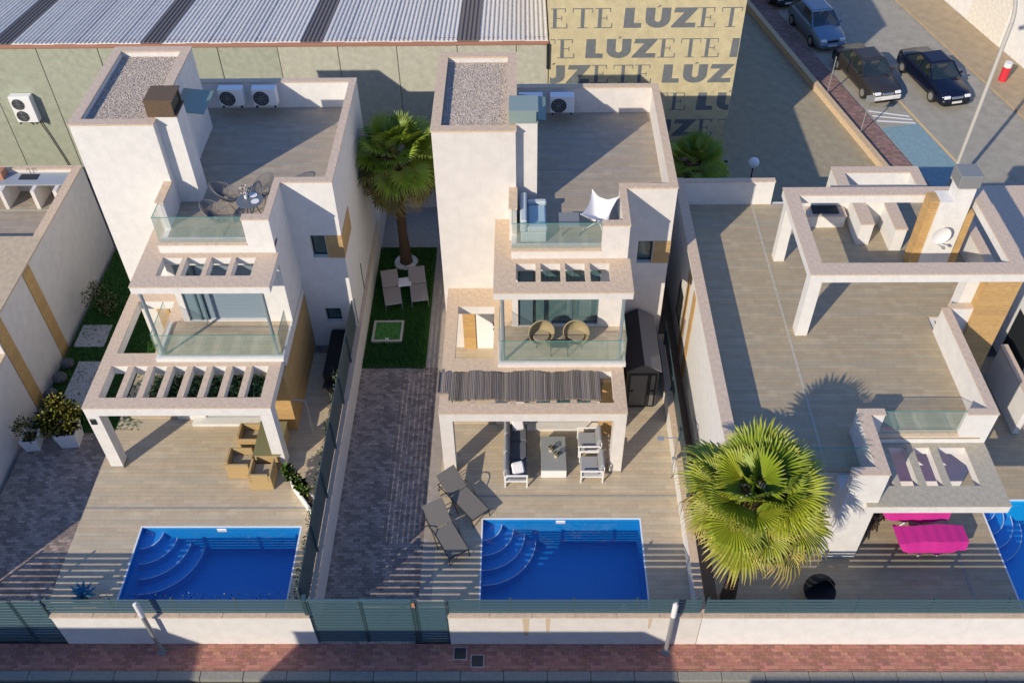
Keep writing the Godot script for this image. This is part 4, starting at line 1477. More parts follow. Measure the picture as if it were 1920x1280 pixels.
# ---------------------------------------------------------------- pools
func pools() -> void:
	var names := ["blue pool with corner steps on the left villa's raised terrace", "blue pool with corner steps in front of the middle villa", "bright blue pool at the right edge of the picture"]
	for i in 3:
		var p: Array = POOLS[i]
		var top := 0.32 if i == 0 else 0.02
		var o := thing("swimming_pool", names[i], "swimming pool", Vector3((p[0] + p[1]) / 2, top, (p[2] + p[3]) / 2))
		var st := S()
		var bot := top - 1.5
		bx(st, p[0] - 0.1, bot - 0.1, p[2] - 0.1, p[1] + 0.1, bot, p[3] + 0.1)
		var e := 0.015
		bx(st, p[0] - 0.1, bot, p[2] - 0.1, p[0] - 0.002, top - 0.17, p[3] + 0.1)
		bx(st, p[1] + 0.002, bot, p[2] - 0.1, p[1] + 0.1, top - 0.17, p[3] + 0.1)
		bx(st, p[0] - 0.002, bot, p[2] - 0.1, p[1] + 0.002, top - 0.17, p[2] - 0.002)
		bx(st, p[0] - 0.002, bot, p[3] + 0.002, p[1] + 0.002, top - 0.17, p[3] + 0.1)
		bx(st, p[0] + 0.001, bot + 0.001, p[2] + 0.001, p[0] + e, top - 0.02, p[3] - 0.001)
		bx(st, p[1] - e, bot + 0.001, p[2] + 0.001, p[1] - 0.001, top - 0.02, p[3] - 0.001)
		bx(st, p[0] + e, bot + 0.001, p[2] + 0.001, p[1] - e, top - 0.02, p[2] + e)
		bx(st, p[0] + e, bot + 0.001, p[3] - e, p[1] - e, top - 0.02, p[3] - 0.001)
		part(o, "basin", st, M.pool if i < 2 else M.pool_light)
		st = S()
		holed(st, "y", p[0] - 0.03, p[1] + 0.03, p[2] - 0.03, p[3] + 0.03, top - 0.019, top + 0.008, [[p[0] + 0.018, p[1] - 0.018, p[2] + 0.018, p[3] - 0.018]])
		part(o, "rim", st, M.pool_rim)
		# quarter-round steps in the far left corner
		for k in 4:
			var r := 0.62 + 0.36 * k
			var y := top - 0.30 - 0.28 * k
			st = S()
			var poly := [Vector2(p[0], p[2])]
			for a in 15: poly.append(Vector2(p[0] + sin(PI / 2 * a / 14.0) * r, p[2] + cos(PI / 2 * a / 14.0) * r))
			prism(st, poly, bot, y)
			var sp := part(o, "step", st, M.pool_step)
			st = S()
			var pts := []
			for a in 15: pts.append(Vector3(p[0] + sin(PI / 2 * a / 14.0) * (r - 0.02), y + 0.006, p[2] + cos(PI / 2 * a / 14.0) * (r - 0.02)))
			tube(st, pts, 0.015, 6)
			part(sp, "nosing", st, M.pool_rim)
		st = S(); cyl(st, Vector3(p[1] - 0.55, bot, p[3] - 1.0), Vector3(p[1] - 0.55, bot + 0.02, p[3] - 1.0), 0.13, 0.13, 18)
		part(o, "floor_drain", st, M.pool_rim)
		st = S(); cbx(st, (p[0] + p[1]) / 2 - 0.16, top - 0.24, p[2] - 0.001, (p[0] + p[1]) / 2 + 0.14, top - 0.08, p[2] + 0.03, 0.01)
		part(o, "skimmer", st, M.white_metal)
		# rippled water
		st = S()
		var nx := 60
		var nzz := 40
		for a in nx:
			for b in nzz:
				var q := []
				for d in [[0, 0], [1, 0], [1, 1], [0, 1]]:
					var x: float = lerpf(p[0], p[1], float(a + d[0]) / nx)
					var z: float = lerpf(p[2], p[3], float(b + d[1]) / nzz)
					q.append(Vector3(x, top - 0.13 + 0.004 * sin(x * 5.1 + z * 2.3) * sin(z * 6.3 - x * 1.7) + 0.002 * sin(x * 11.0 - z * 9.0), z))
				nquad(st, q[0], q[1], q[2], q[3], Vector3.UP)
		st.index()
		part(o, "water", st, M.water)

# ---------------------------------------------------------------- street with parked cars at the top right
func back_street() -> void:
	var dir := Vector2(0.208, 0.978)      # along the street, towards the camera
	var acr := Vector2(0.978, -0.208)     # across it, to the right
	var o0 := Vector2(14.53, -43.33)      # on the yard wall's line
	var line := func(a: float, c: float) -> Vector2: return o0 + dir * a + acr * c
	var strip := func(c0: float, c1: float, a0: float, a1: float) -> Array: return [line.call(a0, c0), line.call(a1, c0), line.call(a1, c1), line.call(a0, c1)]
	var st := S(); prism(st, strip.call(0.16, 1.45, -60, 12), -0.155, 0.03)
	structure("sidewalk", st, M.pink_paver)
	st = S(); prism(st, strip.call(1.45, 8.6, -60, 14), -0.155, -0.05)
	structure("road", st, M.street_light)
	st = S(); prism(st, strip.call(8.6, 11.2, -60, 16), -0.155, 0.05)
	structure("sidewalk", st, M.far_paving)
	st = S(); prism(st, strip.call(3.55, 3.67, -30, 9), -0.055, -0.046)
	structure("road_marking", st, M.yellow_paint)
	st = S(); prism(st, strip.call(1.6, 3.5, 4.6, 13), -0.055, -0.044)
	structure("parking_bay", st, M.blue_paint)
	for k in 3:
		st = S(); prism(st, [line.call(3.0 + k * 0.45, 1.7), line.call(3.12 + k * 0.45, 1.7), line.call(4.0 + k * 0.3, 3.4), line.call(3.88 + k * 0.3, 3.4)], -0.055, -0.045)
		structure("road_marking", st, M.white_paint)
	# low yard wall along the pavement
	var w := thing("yard_wall", "low sandy wall between the yard and the pink pavement", "wall", Vector3(14.5, 0, -43))
	st = S(); prism(st, strip.call(-0.10, 0.12, -30, 11), -0.1, 0.30)
	part(w, "wall", st, M.coping_tan)
	st = S(); prism(st, strip.call(-0.13, 0.15, -30, 11), 0.30, 0.34)
	part(w, "coping", st, M.wall_top)
	# industrial unit beyond the far pavement
	w = thing("industrial_unit", "white building with pale roller doors beyond the far pavement", "building", Vector3(27, 0, -46))
	st = S(); prism(st, strip.call(11.25, 25, -9, 14), -0.1, 3.2)
	part(w, "wall", st, M.white_bright)
	st = S(); prism(st, strip.call(11.19, 11.24, -4.3, -1.2), 0.05, 2.6)
	part(w, "roller_door", st, M.roof_metal)
	st = S(); prism(st, strip.call(11.7, 25, -8.6, 13.6), 3.2, 3.3)
	part(w, "roof", st, M.roof_tan)
	w = thing("industrial_unit", "grey shed at the far top right corner with ribbed door", "building", Vector3(25, 0, -56))
	st = S(); prism(st, strip.call(11.6, 25, -30, -9.3), -0.1, 3.0)
	part(w, "wall", st, M.roof_metal)
	st = S(); prism(st, strip.call(11.3, 25, -9.28, -9.02), -0.1, 3.6)
	part(w, "side_wall", st, M.white_bright)
	# cars
	var th := atan2(dir.x, dir.y)
	var pa: Vector2 = line.call(-4.8, 2.45)
	car("silver blue hatchback parked in the shade, nearest the lettered building", Vector3(pa.x, -0.05, pa.y), th, mat(0.20, 0.27, 0.34, 0.3, 0.5), mat(0.20, 0.27, 0.34, 0.3, 0.5), true)
	pa = line.call(0.45, 2.75)
	car("brown black saloon with white front bumper parked by the pink pavement", Vector3(pa.x, -0.05, pa.y), th, mat(0.05, 0.046, 0.044, 0.25, 0.4), mat(0.62, 0.62, 0.60, 0.35), false)
	pa = line.call(1.5, 5.85)
	car("dark blue saloon with chrome grille standing out in the road", Vector3(pa.x, -0.05, pa.y), th, mat(0.009, 0.013, 0.035, 0.18, 0.4), mat(0.02, 0.022, 0.03, 0.3, 0.4), false)
	pa = line.call(-9.9, 2.2)
	car("dark car cut off by the top edge behind the hatchback", Vector3(pa.x, -0.05, pa.y), th, mat(0.03, 0.032, 0.035, 0.25, 0.4), mat(0.03, 0.03, 0.035, 0.3, 0.4), true)
	# lamp post with a curved arm
	var lp := thing("street_lamp", "tall pale lamp post with a curved arm rising behind the chimney", "street lamp", Vector3(18.3, -0.05, -33.6))
	st = S()
	var pts := [Vector3(0, 0, 0), Vector3(0, 8.0, 0)]
	for i in 9: pts.append(Vector3(-1.0 + cos(PI / 2 * i / 8.0) * 1.0, 8.1 + sin(PI / 2 * i / 8.0) * 1.7, -0.3 * i / 8.0))
	pts.append(Vector3(-1.8, 9.9, -0.5))
	for i in pts.size() - 1: cyl(st, pts[i], pts[i + 1], 0.085 - 0.003 * i, 0.085 - 0.003 * (i + 1), 10, i == 0)
	lpart(lp, "pole", st, M.lamp_pole)
	st = S(); cbx(st, -2.4, 9.82, -0.62, -1.7, 9.97, -0.38, 0.04)
	lpart(lp, "lamp_head", st, M.grey_metal)
	st = S(); cyl(st, Vector3(0, 0, 0), Vector3(0, 0.35, 0), 0.17, 0.15, 12)
	lpart(lp, "base", st, M.grey_box)
	# red and white marker on the far pavement
	pa = line.call(2.0, 9.5)
	var bo := thing("marker_post", "short red and white post on the far pavement", "bollard", Vector3(pa.x, 0.05, pa.y))
	st = S(); cyl(st, Vector3.ZERO, Vector3(0, 0.75, 0), 0.20, 0.20, 16)
	lpart(bo, "shaft", st, M.red_paint)
	st = S(); cyl(st, Vector3(0, 0.75, 0), Vector3(0, 0.98, 0), 0.20, 0.19, 16)
	lpart(bo, "top_band", st, M.white_paint)
	# sign posts on the pink pavement
	for q in [[1.4, "upper"], [5.0, "lower"]]:
		pa = line.call(q[0], 0.28)
		var sp := thing("sign_post", "thin metal post on the pink pavement, %s one of two" % q[1], "post", Vector3(pa.x, 0.03, pa.y), 0.0, "thin posts on the pavement")
		st = S(); cyl(st, Vector3.ZERO, Vector3(0, 2.1, 0), 0.028, 0.028, 8)
		lpart(sp, "shaft", st, M.grey_metal)
		st = S(); cbx(st, -0.2, 1.75, 0.03, 0.2, 2.1, 0.045, 0.005)
		if q[1] == "lower": lpart(sp, "sign_plate", st, M.grey_metal)
	# globe lamp in the yard
	var gl := thing("globe_lamp", "white globe lamp on a thin post in the shaded yard", "lamp", Vector3(10.0, -0.02, -34.6))
	st = S(); cyl(st, Vector3.ZERO, Vector3(0, 1.0, 0), 0.04, 0.03, 8)
	lpart(gl, "post", st, M.dark_metal)
	st = S()
	var rings := []
	for i in 9:
		var a := PI * i / 8.0
		rings.append(disc_pts(Vector3(0, 1.2 - cos(a) * 0.24, 0), Vector3(maxf(0.001, sin(a) * 0.24), 0, 0), Vector3(0, 0, maxf(0.001, sin(a) * 0.24)), 16))
	loft(st, rings, true, false)
	lpart(gl, "globe", st, M.lamp_glass)

func car(label: String, at: Vector3, turn: float, paint: Material, bumper: Material, hatch: bool) -> void:
	var o := thing("parked_car", label, "car", at, turn, "parked cars")
	var L := 4.1 if hatch else 4.55
	var h := L / 2
	# stations from tail to nose: z, half width at sill, deck height, half width at deck
	var sta := []
	if hatch:
		sta = [[-h, 0.66, 0.80, 0.55], [-h + 0.08, 0.78, 0.96, 0.68], [-h + 0.5, 0.84, 1.00, 0.76], [-0.6, 0.86, 0.98, 0.80], [0.5, 0.86, 0.96, 0.79], [0.95, 0.86, 0.95, 0.76], [h - 0.5, 0.83, 0.84, 0.70], [h - 0.15, 0.76, 0.72, 0.62], [h, 0.62, 0.58, 0.52]]
	else:
		sta = [[-h, 0.70, 0.78, 0.60], [-h + 0.10, 0.82, 0.92, 0.72], [-h + 0.8, 0.87, 0.95, 0.79], [-0.6, 0.88, 0.93, 0.82], [0.5, 0.88, 0.92, 0.81], [0.85, 0.88, 0.92, 0.78], [h - 0.5, 0.85, 0.82, 0.72], [h - 0.12, 0.79, 0.73, 0.66], [h, 0.68, 0.60, 0.58]]
	var rings := []
	for s in sta:
		var z: float = s[0]
		var w: float = s[1]
		var y: float = s[2]
		var wd: float = s[3]
		rings.append([Vector3(-w * 0.9, 0.20, z), Vector3(-w, 0.32, z), Vector3(-w * 1.01, y * 0.62, z), Vector3(-w * 0.97, y - 0.09, z), Vector3(-wd, y, z), Vector3(0, y + 0.03, z), Vector3(wd, y, z), Vector3(w * 0.97, y - 0.09, z), Vector3(w * 1.01, y * 0.62, z), Vector3(w, 0.32, z), Vector3(w * 0.9, 0.20, z)])
	var st := S(); st.set_smooth_group(0)
	loft(st, rings); smooth(st)
	var body := lpart(o, "body", st, paint)
	# cabin: glass all round, painted roof and pillars
	var yb := 0.93
	var yt := 1.42 if not hatch else 1.48
	var bz0 := -h + (0.20 if hatch else 0.75)
	var bz1 := 1.0
	var tz0 := -h + (0.62 if hatch else 1.45)
	var tz1 := 0.30
	var bw := 0.78
	var tw := 0.60
	var B := [Vector3(-bw, yb, bz0), Vector3(bw, yb, bz0), Vector3(bw, yb, bz1), Vector3(-bw, yb, bz1)]
	var T := [Vector3(-tw, yt, tz0), Vector3(tw, yt, tz0), Vector3(tw, yt, tz1), Vector3(-tw, yt, tz1)]
	st = S()
	loft(st, [B, T])
	lpart(o, "windows", st, M.car_glass)
	st = S()
	var r0 := []
	var r1 := []
	var r2 := []
	for i in 4:
		r0.append(T[i] + Vector3(signf(T[i].x) * 0.02, -0.015, signf(T[i].z - 0.0) * 0.02))
		r1.append(T[i] + Vector3(signf(T[i].x) * 0.005, 0.03, 0))
		r2.append(Vector3(T[i].x * 0.8, yt + 0.065, lerpf(T[i].z, (tz0 + tz1) / 2, 0.14)))
	loft(st, [r0, r1, r2])
	for i in 4:
		bar(st, B[i] * Vector3(1.005, 1, 1.005), T[i] * Vector3(1.01, 1, 1.0), 0.055, 0.055)
	var zb := (tz0 + tz1) / 2 + 0.05
	for s in [-1.0, 1.0]: bar(st, Vector3(s * bw * 1.005, yb, zb), Vector3(s * tw * 1.01, yt, zb - 0.05), 0.05, 0.06)
	lpart(o, "roof", st, paint)
	for sx in [-0.36, 0.36]:
		for z in [0.02, -0.85]:
			st = S(); cbx(st, sx - 0.22, 0.98, z - 0.08, sx + 0.22, 1.20, z + 0.02, 0.04); cbx(st, sx - 0.11, 1.205, z - 0.08, sx + 0.11, 1.34, z, 0.03)
			lpart(o, "seat", st, M.car_seat)
	# wheels
	for sx in [-1.0, 1.0]:
		for z in [-h + 0.82, h - 0.85]:
			st = S(); cyl(st, Vector3(sx * 0.70, 0.31, z), Vector3(sx * 0.885, 0.31, z), 0.31, 0.30, 18)
			var wh := lpart(o, "wheel", st, M.rubber)
			st = S(); cyl(st, Vector3(sx * 0.886, 0.31, z), Vector3(sx * 0.896, 0.31, z), 0.20, 0.185, 14)
			lpart(wh, "rim", st, M.rim_metal)
	# bumpers, lamps, plate, mirrors
	st = S(); cbx(st, -0.76, 0.24, h - 0.16, 0.76, 0.53, h + 0.05, 0.08)
	lpart(o, "front_bumper", st, bumper)
	st = S(); cbx(st, -0.72, 0.28, -h - 0.05, 0.72, 0.55, -h + 0.08, 0.06)
	lpart(o, "rear_bumper", st, bumper)
	st = S(); cbx(st, -0.30, 0.54, h - 0.06, 0.30, 0.66, h + 0.03, 0.02)
	lpart(o, "grille", st, M.chrome if not hatch else M.dark_metal)
	st = S(); cbx(st, -0.26, 0.33, h + 0.045, 0.26, 0.44, h + 0.06, 0.004)
	lpart(o, "number_plate", st, M.white_paint)
	for s in [-1.0, 1.0]:
		st = S(); cbx(st, s * 0.36, 0.55, h - 0.14, s * 0.68, 0.70, h + 0.01, 0.03)
		lpart(o, "headlight", st, M.headlight)
		st = S(); cbx(st, s * 0.50, 0.62, -h - 0.02, s * 0.74, 0.80, -h + 0.10, 0.03)
		lpart(o, "tail_light", st, M.red_paint)
		st = S(); cbx(st, s * 0.86, 0.96, 0.66, s * 1.02, 1.07, 0.76, 0.03)
		lpart(o, "mirror", st, paint)

# ---------------------------------------------------------------- fan palms
func frond(rs: int, green: Color, tipc: Color, droop: float, R := 0.95, petiole := 0.80) -> Mesh:
	var g := RandomNumberGenerator.new()
	g.seed = rs
	var st := S()
	var N := 46
	var pet := Color(0.26, 0.24, 0.05)
	for i in 4:
		var a := petiole * i / 4.0
		var b := petiole * (i + 1) / 4.0
		var ya := 0.06 * sin(a / petiole * PI)
		var yb2 := 0.06 * sin(b / petiole * PI)
		for q in [[Vector3(a, ya, -0.02), Vector3(b, yb2, -0.018), Vector3(b, yb2, 0.018), Vector3(a, ya, 0.02)], [Vector3(a, ya - 0.02, 0), Vector3(b, yb2 - 0.02, 0), Vector3(b, yb2, 0.02), Vector3(a, ya, 0.02)]]:
			for k in [0, 1, 2, 0, 2, 3]:
				st.set_color(pet); st.set_normal(Vector3.UP); st.add_vertex(q[k])
	var hub := Vector3(petiole, 0, 0)
	# the blade bends down along its length and its two halves fold a little upwards
	var pt := func(t: float, r: float, y: float) -> Vector3:
		var p := Vector3(cos(t) * r, 0, sin(t) * r)
		var along := maxf(0.0, p.x)
		return hub + p + Vector3(0, y + 0.26 * absf(p.z) - droop * 0.22 * along * along, 0)
	for i in N:
		var t0 := -2.35 + 4.7 * i / N
		var t1 := -2.35 + 4.7 * (i + 1) / N
		var tm := (t0 + t1) / 2
		var ln := R * (0.80 + 0.20 * cos(tm * 0.62)) * g.randf_range(0.93, 1.04)
		var rin := ln * g.randf_range(0.60, 0.70)
		var fold := 0.030
		var p0: Vector3 = pt.call(t0, rin, 0.0)
		var pm: Vector3 = pt.call(tm, rin * 1.02, -fold)
		var p1: Vector3 = pt.call(t1, rin, 0.0)
		var h0: Vector3 = pt.call(t0, rin * 0.4, 0.0)
		var hm: Vector3 = pt.call(tm, rin * 0.4, -fold * 0.5)
		var h1: Vector3 = pt.call(t1, rin * 0.4, 0.0)
		var d := droop * g.randf_range(0.5, 1.4)
		var a2 := tm + g.randf_range(-0.035, 0.035)
		var q2: Vector3 = pt.call(a2, ln * 0.86, -fold - d * 0.06)
		var tip: Vector3 = pt.call(a2, ln * 0.98, -fold - d * 0.24)
		var w := ln * 0.017
		var side := Vector3(-sin(a2), 0, cos(a2)) * w
		var c0 := green * g.randf_range(0.85, 1.12)
		var ch := c0 * 0.92
		var cm := c0.lerp(tipc, 0.25)
		var ct := tipc * g.randf_range(0.8, 1.1)
		var tris := [[hub, ch, h0, ch, hm, ch], [hub, ch, hm, ch, h1, ch], [h0, ch, p0, c0, pm, c0], [h0, ch, pm, c0, hm, ch], [hm, ch, pm, c0, p1, c0], [hm, ch, p1, c0, h1, ch], [p0, c0, q2 - side, cm, pm, c0], [pm, c0, q2 + side, cm, p1, c0], [pm, c0, q2 - side, cm, q2 + side, cm], [q2 - side, cm, tip, ct, q2 + side, cm]]
		for t in tris:
			var n: Vector3 = (t[4] - t[0]).cross(t[2] - t[0]).normalized()
			if n.y < 0: n = -n
			for k in 3:
				var c: Color = t[k * 2 + 1]
				st.set_color(Color(c.r, c.g, c.b)); st.set_normal(n); st.add_vertex(t[k * 2])
	return st.commit()

func palm(label: String, at: Vector3, height: float, scale: float, count: int, kinds: Array, r: int, trunk_r: float) -> Node3D:
	var o := thing("palm_tree", label, "palm tree", at)
	var g := RandomNumberGenerator.new()
	g.seed = r
	var st := S()
	var n := int(height / 0.13)
	for i in n:
		var y := height * i / n
		var y2 := height * (i + 1) / n
		var ra := trunk_r * (1.25 - 0.35 * minf(1.0, y / 1.2)) * (1.0 + 0.05 * h2(i, 3))
		cyl(st, Vector3(0.01 * sin(i * 0.4), y, 0), Vector3(0.01 * sin((i + 1) * 0.4), y2 + 0.015, 0), ra * 0.96, ra * 1.05, 14, true)
	lpart(o, "trunk", st, M.bark)
	# fibrous leaf bases below the crown
	st = S()
	for i in 60:
		var a := i * 2.4
		var y := height - 0.55 + 0.6 * i / 60.0
		var d := Vector3(cos(a), 0, sin(a))
		cyl(st, Vector3(0, y, 0) + d * trunk_r * 0.8, Vector3(0, y + 0.22, 0) + d * (trunk_r + 0.13), 0.04, 0.012, 5)
	lpart(o, "leaf_bases", st, M.bark)
	for i in count:
		var f := float(i) / (count - 1)          # 0 youngest, 1 oldest
		var az := i * 2.39996 + g.randf_range(-0.2, 0.2)
		var el := lerpf(1.35, -0.85, pow(f, 0.95)) + g.randf_range(-0.22, 0.22)
		var k: int = clampi(int(f * kinds.size() + g.randf_range(-0.35, 0.35)), 0, kinds.size() - 1)
		var mi := MeshInstance3D.new()
		mi.mesh = kinds[k]
		mi.material_override = M.leaf
		mi.name = num(o, "frond")
		o.add_child(mi, true)
		var b := Basis(Vector3.UP, az) * Basis(Vector3.BACK, el) * Basis(Vector3.RIGHT, g.randf_range(-0.5, 0.5))
		var s := scale * g.randf_range(0.78, 1.12) * (0.80 if f < 0.12 else 1.0)
		mi.transform = Transform3D(b.scaled_local(Vector3.ONE * s), Vector3(0, height + 0.15 - 0.35 * f, 0))
	return o

func palms() -> void:
	var g1 := Color(0.20, 0.275, 0.018)
	var g2 := Color(0.29, 0.335, 0.018)
	var kinds := [frond(11, g1, Color(0.30, 0.30, 0.05), 0.25), frond(12, g2, Color(0.36, 0.32, 0.06), 0.45), frond(13, g2, Color(0.45, 0.34, 0.10), 0.7), frond(14, Color(0.25, 0.275, 0.02), Color(0.55, 0.38, 0.14), 1.0), frond(15, Color(0.30, 0.25, 0.05), Color(0.52, 0.34, 0.13), 1.3)]
	palm("big sunlit yellow green fan palm in the bungalow's front yard", Vector3(5.88, 0.02, -14.2), 4.85, 1.27, 38, kinds, 5, 0.17)
	var d1 := Color(0.155, 0.23, 0.018)
	var dk := [frond(21, d1, Color(0.10, 0.13, 0.03), 0.3), frond(22, d1 * 1.2, Color(0.16, 0.17, 0.04), 0.5), frond(23, d1 * 1.3, Color(0.20, 0.18, 0.05), 0.8), frond(24, Color(0.16, 0.14, 0.03), Color(0.36, 0.24, 0.08), 1.2)]
	var ring := palm("green fan palm on the lawn between the two villas", Vector3(-4.78, 0.03, -29.4), 5.05, 1.2, 31, dk, 9, 0.19)
	palm("small fan palm behind the middle villa by the lettered wall", Vector3(6.85, 0.0, -32.4), 2.6, 0.95, 20, dk, 15, 0.16)
	var st := S()
	var rings := []
	for q in [[0.24, 0.03], [0.26, 0.09], [0.46, 0.09], [0.50, 0.02]]:
		rings.append(disc_pts(Vector3(-4.78, q[1], -29.4), Vector3(q[0], 0, 0), Vector3(0, 0, q[0]), 24))
	loft(st, rings, true, false)
	solo("tree_ring", st, M.white_paint, "white stone ring round the foot of the lawn palm", "tree ring")

# ---------------------------------------------------------------- furniture
func lounger(label: String, at: Vector3, turn: float, m: Material, frame: Material, arms: bool, group: String, back := 0.62) -> Node3D:
	var o := thing("sun_lounger", label, "sun lounger", at, turn, group)
	var w := 0.33
	var st := S()
	# side rails and legs
	for s in [-1.0, 1.0]:
		tube(st, [Vector3(s * w, 0.34, 0.95), Vector3(s * w, 0.36, -0.2), Vector3(s * w, 0.33, -0.85)], 0.018)
		tube(st, [Vector3(s * w, 0.34, 0.90), Vector3(s * w, 0.0, 0.97)], 0.018)
		tube(st, [Vector3(s * w, 0.34, -0.75), Vector3(s * w, 0.0, -0.85)], 0.018)
	tube(st, [Vector3(-w, 0.34, 0.95), Vector3(w, 0.34, 0.95)], 0.018)
	tube(st, [Vector3(-w, 0.33, -0.85), Vector3(w, 0.33, -0.85)], 0.018)
	lpart(o, "frame", st, frame)
	st = S()
	hexa(st, [Vector3(-w, 0.345, -0.18), Vector3(w, 0.345, -0.18), Vector3(w, 0.368, -0.18), Vector3(-w, 0.368, -0.18), Vector3(-w, 0.325, 0.93), Vector3(w, 0.325, 0.93), Vector3(w, 0.348, 0.93), Vector3(-w, 0.348, 0.93)])
	lpart(o, "seat", st, m)
	st = S()
	var hb := 0.36 + sin(back) * 0.78
	var zb := -0.22 - cos(back) * 0.78
	hexa(st, [Vector3(-w, hb, zb), Vector3(w, hb, zb), Vector3(w, hb + 0.025, zb + 0.01), Vector3(-w, hb + 0.025, zb + 0.01), Vector3(-w, 0.355, -0.21), Vector3(w, 0.355, -0.21), Vector3(w, 0.38, -0.20), Vector3(-w, 0.38, -0.20)])
	lpart(o, "backrest", st, m)
	st = S()
	for s in [-1.0, 1.0]:
		tube(st, [Vector3(s * w, 0.36, -0.25), Vector3(s * w, hb, zb)], 0.016)
		tube(st, [Vector3(s * w * 0.9, (hb + 0.36) * 0.5, (zb - 0.22) * 0.5), Vector3(s * w * 0.9, 0.33, -0.70)], 0.013)
	lpart(o, "back_frame", st, frame)
	if arms:
		for s in [-1.0, 1.0]:
			st = S()
			var pts := []
			for i in 9: pts.append(Vector3(s * (w + 0.07), 0.02 + sin(PI * i / 8.0) * 0.52, 0.30 - 0.95 * i / 8.0))
			tube(st, pts, 0.016)
			lpart(o, "armrest", st, frame)
	if not arms: o.scale = Vector3(0.95, 0.95, 0.86)
	return o

func cube_chair(label: String, at: Vector3, turn: float) -> void:
	var o := thing("cube_armchair", label, "armchair", at, turn, "cube dining chairs")
	var st := S(); cbx(st, -0.37, 0.02, -0.37, 0.37, 0.36, 0.37, 0.01)
	lpart(o, "base", st, M.rattan)
	st = S(); cbx(st, -0.37, 0.361, -0.37, -0.29, 0.70, 0.37, 0.012)
	lpart(o, "arm", st, M.rattan)
	st = S(); cbx(st, 0.29, 0.361, -0.37, 0.37, 0.70, 0.37, 0.012)
	lpart(o, "arm", st, M.rattan)
	st = S(); cbx(st, -0.288, 0.361, -0.37, 0.288, 0.74, -0.28, 0.012)
	lpart(o, "backrest", st, M.rattan)
	st = S(); cbx(st, -0.285, 0.362, -0.275, 0.285, 0.43, 0.36, 0.02)
	lpart(o, "seat_cushion", st, M.rattan_seat)

func string_chair(label: String, at: Vector3, turn: float, frame: Material, string_m: Material, group: String) -> void:
	var o := thing("string_chair", label, "chair", at, turn, group)
	var rim := []
	var n := 40
	for i in n + 1:
		var a := TAU * i / n
		var up := 0.5 - 0.5 * cos(a)
		rim.append(Vector3(sin(a) * (0.36 - 0.05 * up), 0.40 + up * 0.50, 0.40 - up * 0.86))
	var st := S(); tube(st, rim, 0.016, 6)
	lpart(o, "rim", st, frame)
	var c := Vector3(0, 0.30, -0.08)
	st = S()
	for i in n:
		var p: Vector3 = rim[i]
		var q := c + (p - c).normalized() * 0.10
		var m2 := (p + q) * 0.5 + Vector3(0, -0.09, -0.03)
		tube(st, [p, m2, q], 0.011, 4)
	stuff(lpart(o, "strings", st, string_m))
	st = S(); tube(st, disc_pts(c + Vector3(0, -0.02, 0), Vector3(0.1, 0, 0), Vector3(0, 0.03, 0.1), 12) + [c + Vector3(0.1, -0.02, 0)], 0.013, 6)
	lpart(o, "seat_ring", st, frame)
	for q in [[0.30, 0.34], [-0.30, 0.34], [0.26, -0.38], [-0.26, -0.38]]:
		st = S(); tube(st, [Vector3(q[0] * 0.35, 0.27, q[1] * 0.35 - 0.08), Vector3(q[0], 0.0, q[1])], 0.012, 6)
		lpart(o, "leg", st, frame)

func egg_chair(label: String, at: Vector3, turn: float) -> void:
	var o := thing("rattan_chair", label, "chair", at, turn, "round rattan balcony chairs")
	var rings := []
	for i in 7:
		var f := i / 6.0
		var q := []
		for a in 20:
			var t := TAU * a / 20
			var r := 0.12 + 0.30 * sin(f * PI * 0.5)
			q.append(Vector3(cos(t) * r, 0.52 + sin(t) * r * 1.05 + f * 0.0, -0.30 + f * 0.34 - 0.10 * sin(t) * f))
		rings.append(q)
	var st := S()
	loft(st, rings, true, false)
	var cen := S()
	for a in 20: ntri(st, Vector3(0, 0.52, -0.31), rings[0][a], rings[0][(a + 1) % 20], Vector3.FORWARD)
	lpart(o, "shell", st, M.wicker)
	st = S()
	var rim: Array = rings[6].duplicate()
	rim.append(rings[6][0])
	tube(st, rim, 0.022, 6)
	lpart(o, "rim", st, M.wicker)
	st = S()
	var rr := []
	for i in 14: rr.append(Vector3(cos(TAU * i / 14) * 0.27, 0.36, sin(TAU * i / 14) * 0.24 - 0.02))
	var lo := []
	for p in rr: lo.append(p + Vector3(0, -0.09, 0))
	loft(st, [lo, rr])
	lpart(o, "cushion", st, M.rattan_seat)
	for s in [[0.2, 0.18], [-0.2, 0.18], [0.2, -0.2], [-0.2, -0.2]]:
		st = S(); tube(st, [Vector3(s[0] * 0.7, 0.24, s[1] * 0.7), Vector3(s[0], 0, s[1])], 0.014, 6)
		lpart(o, "leg", st, M.dark_metal)

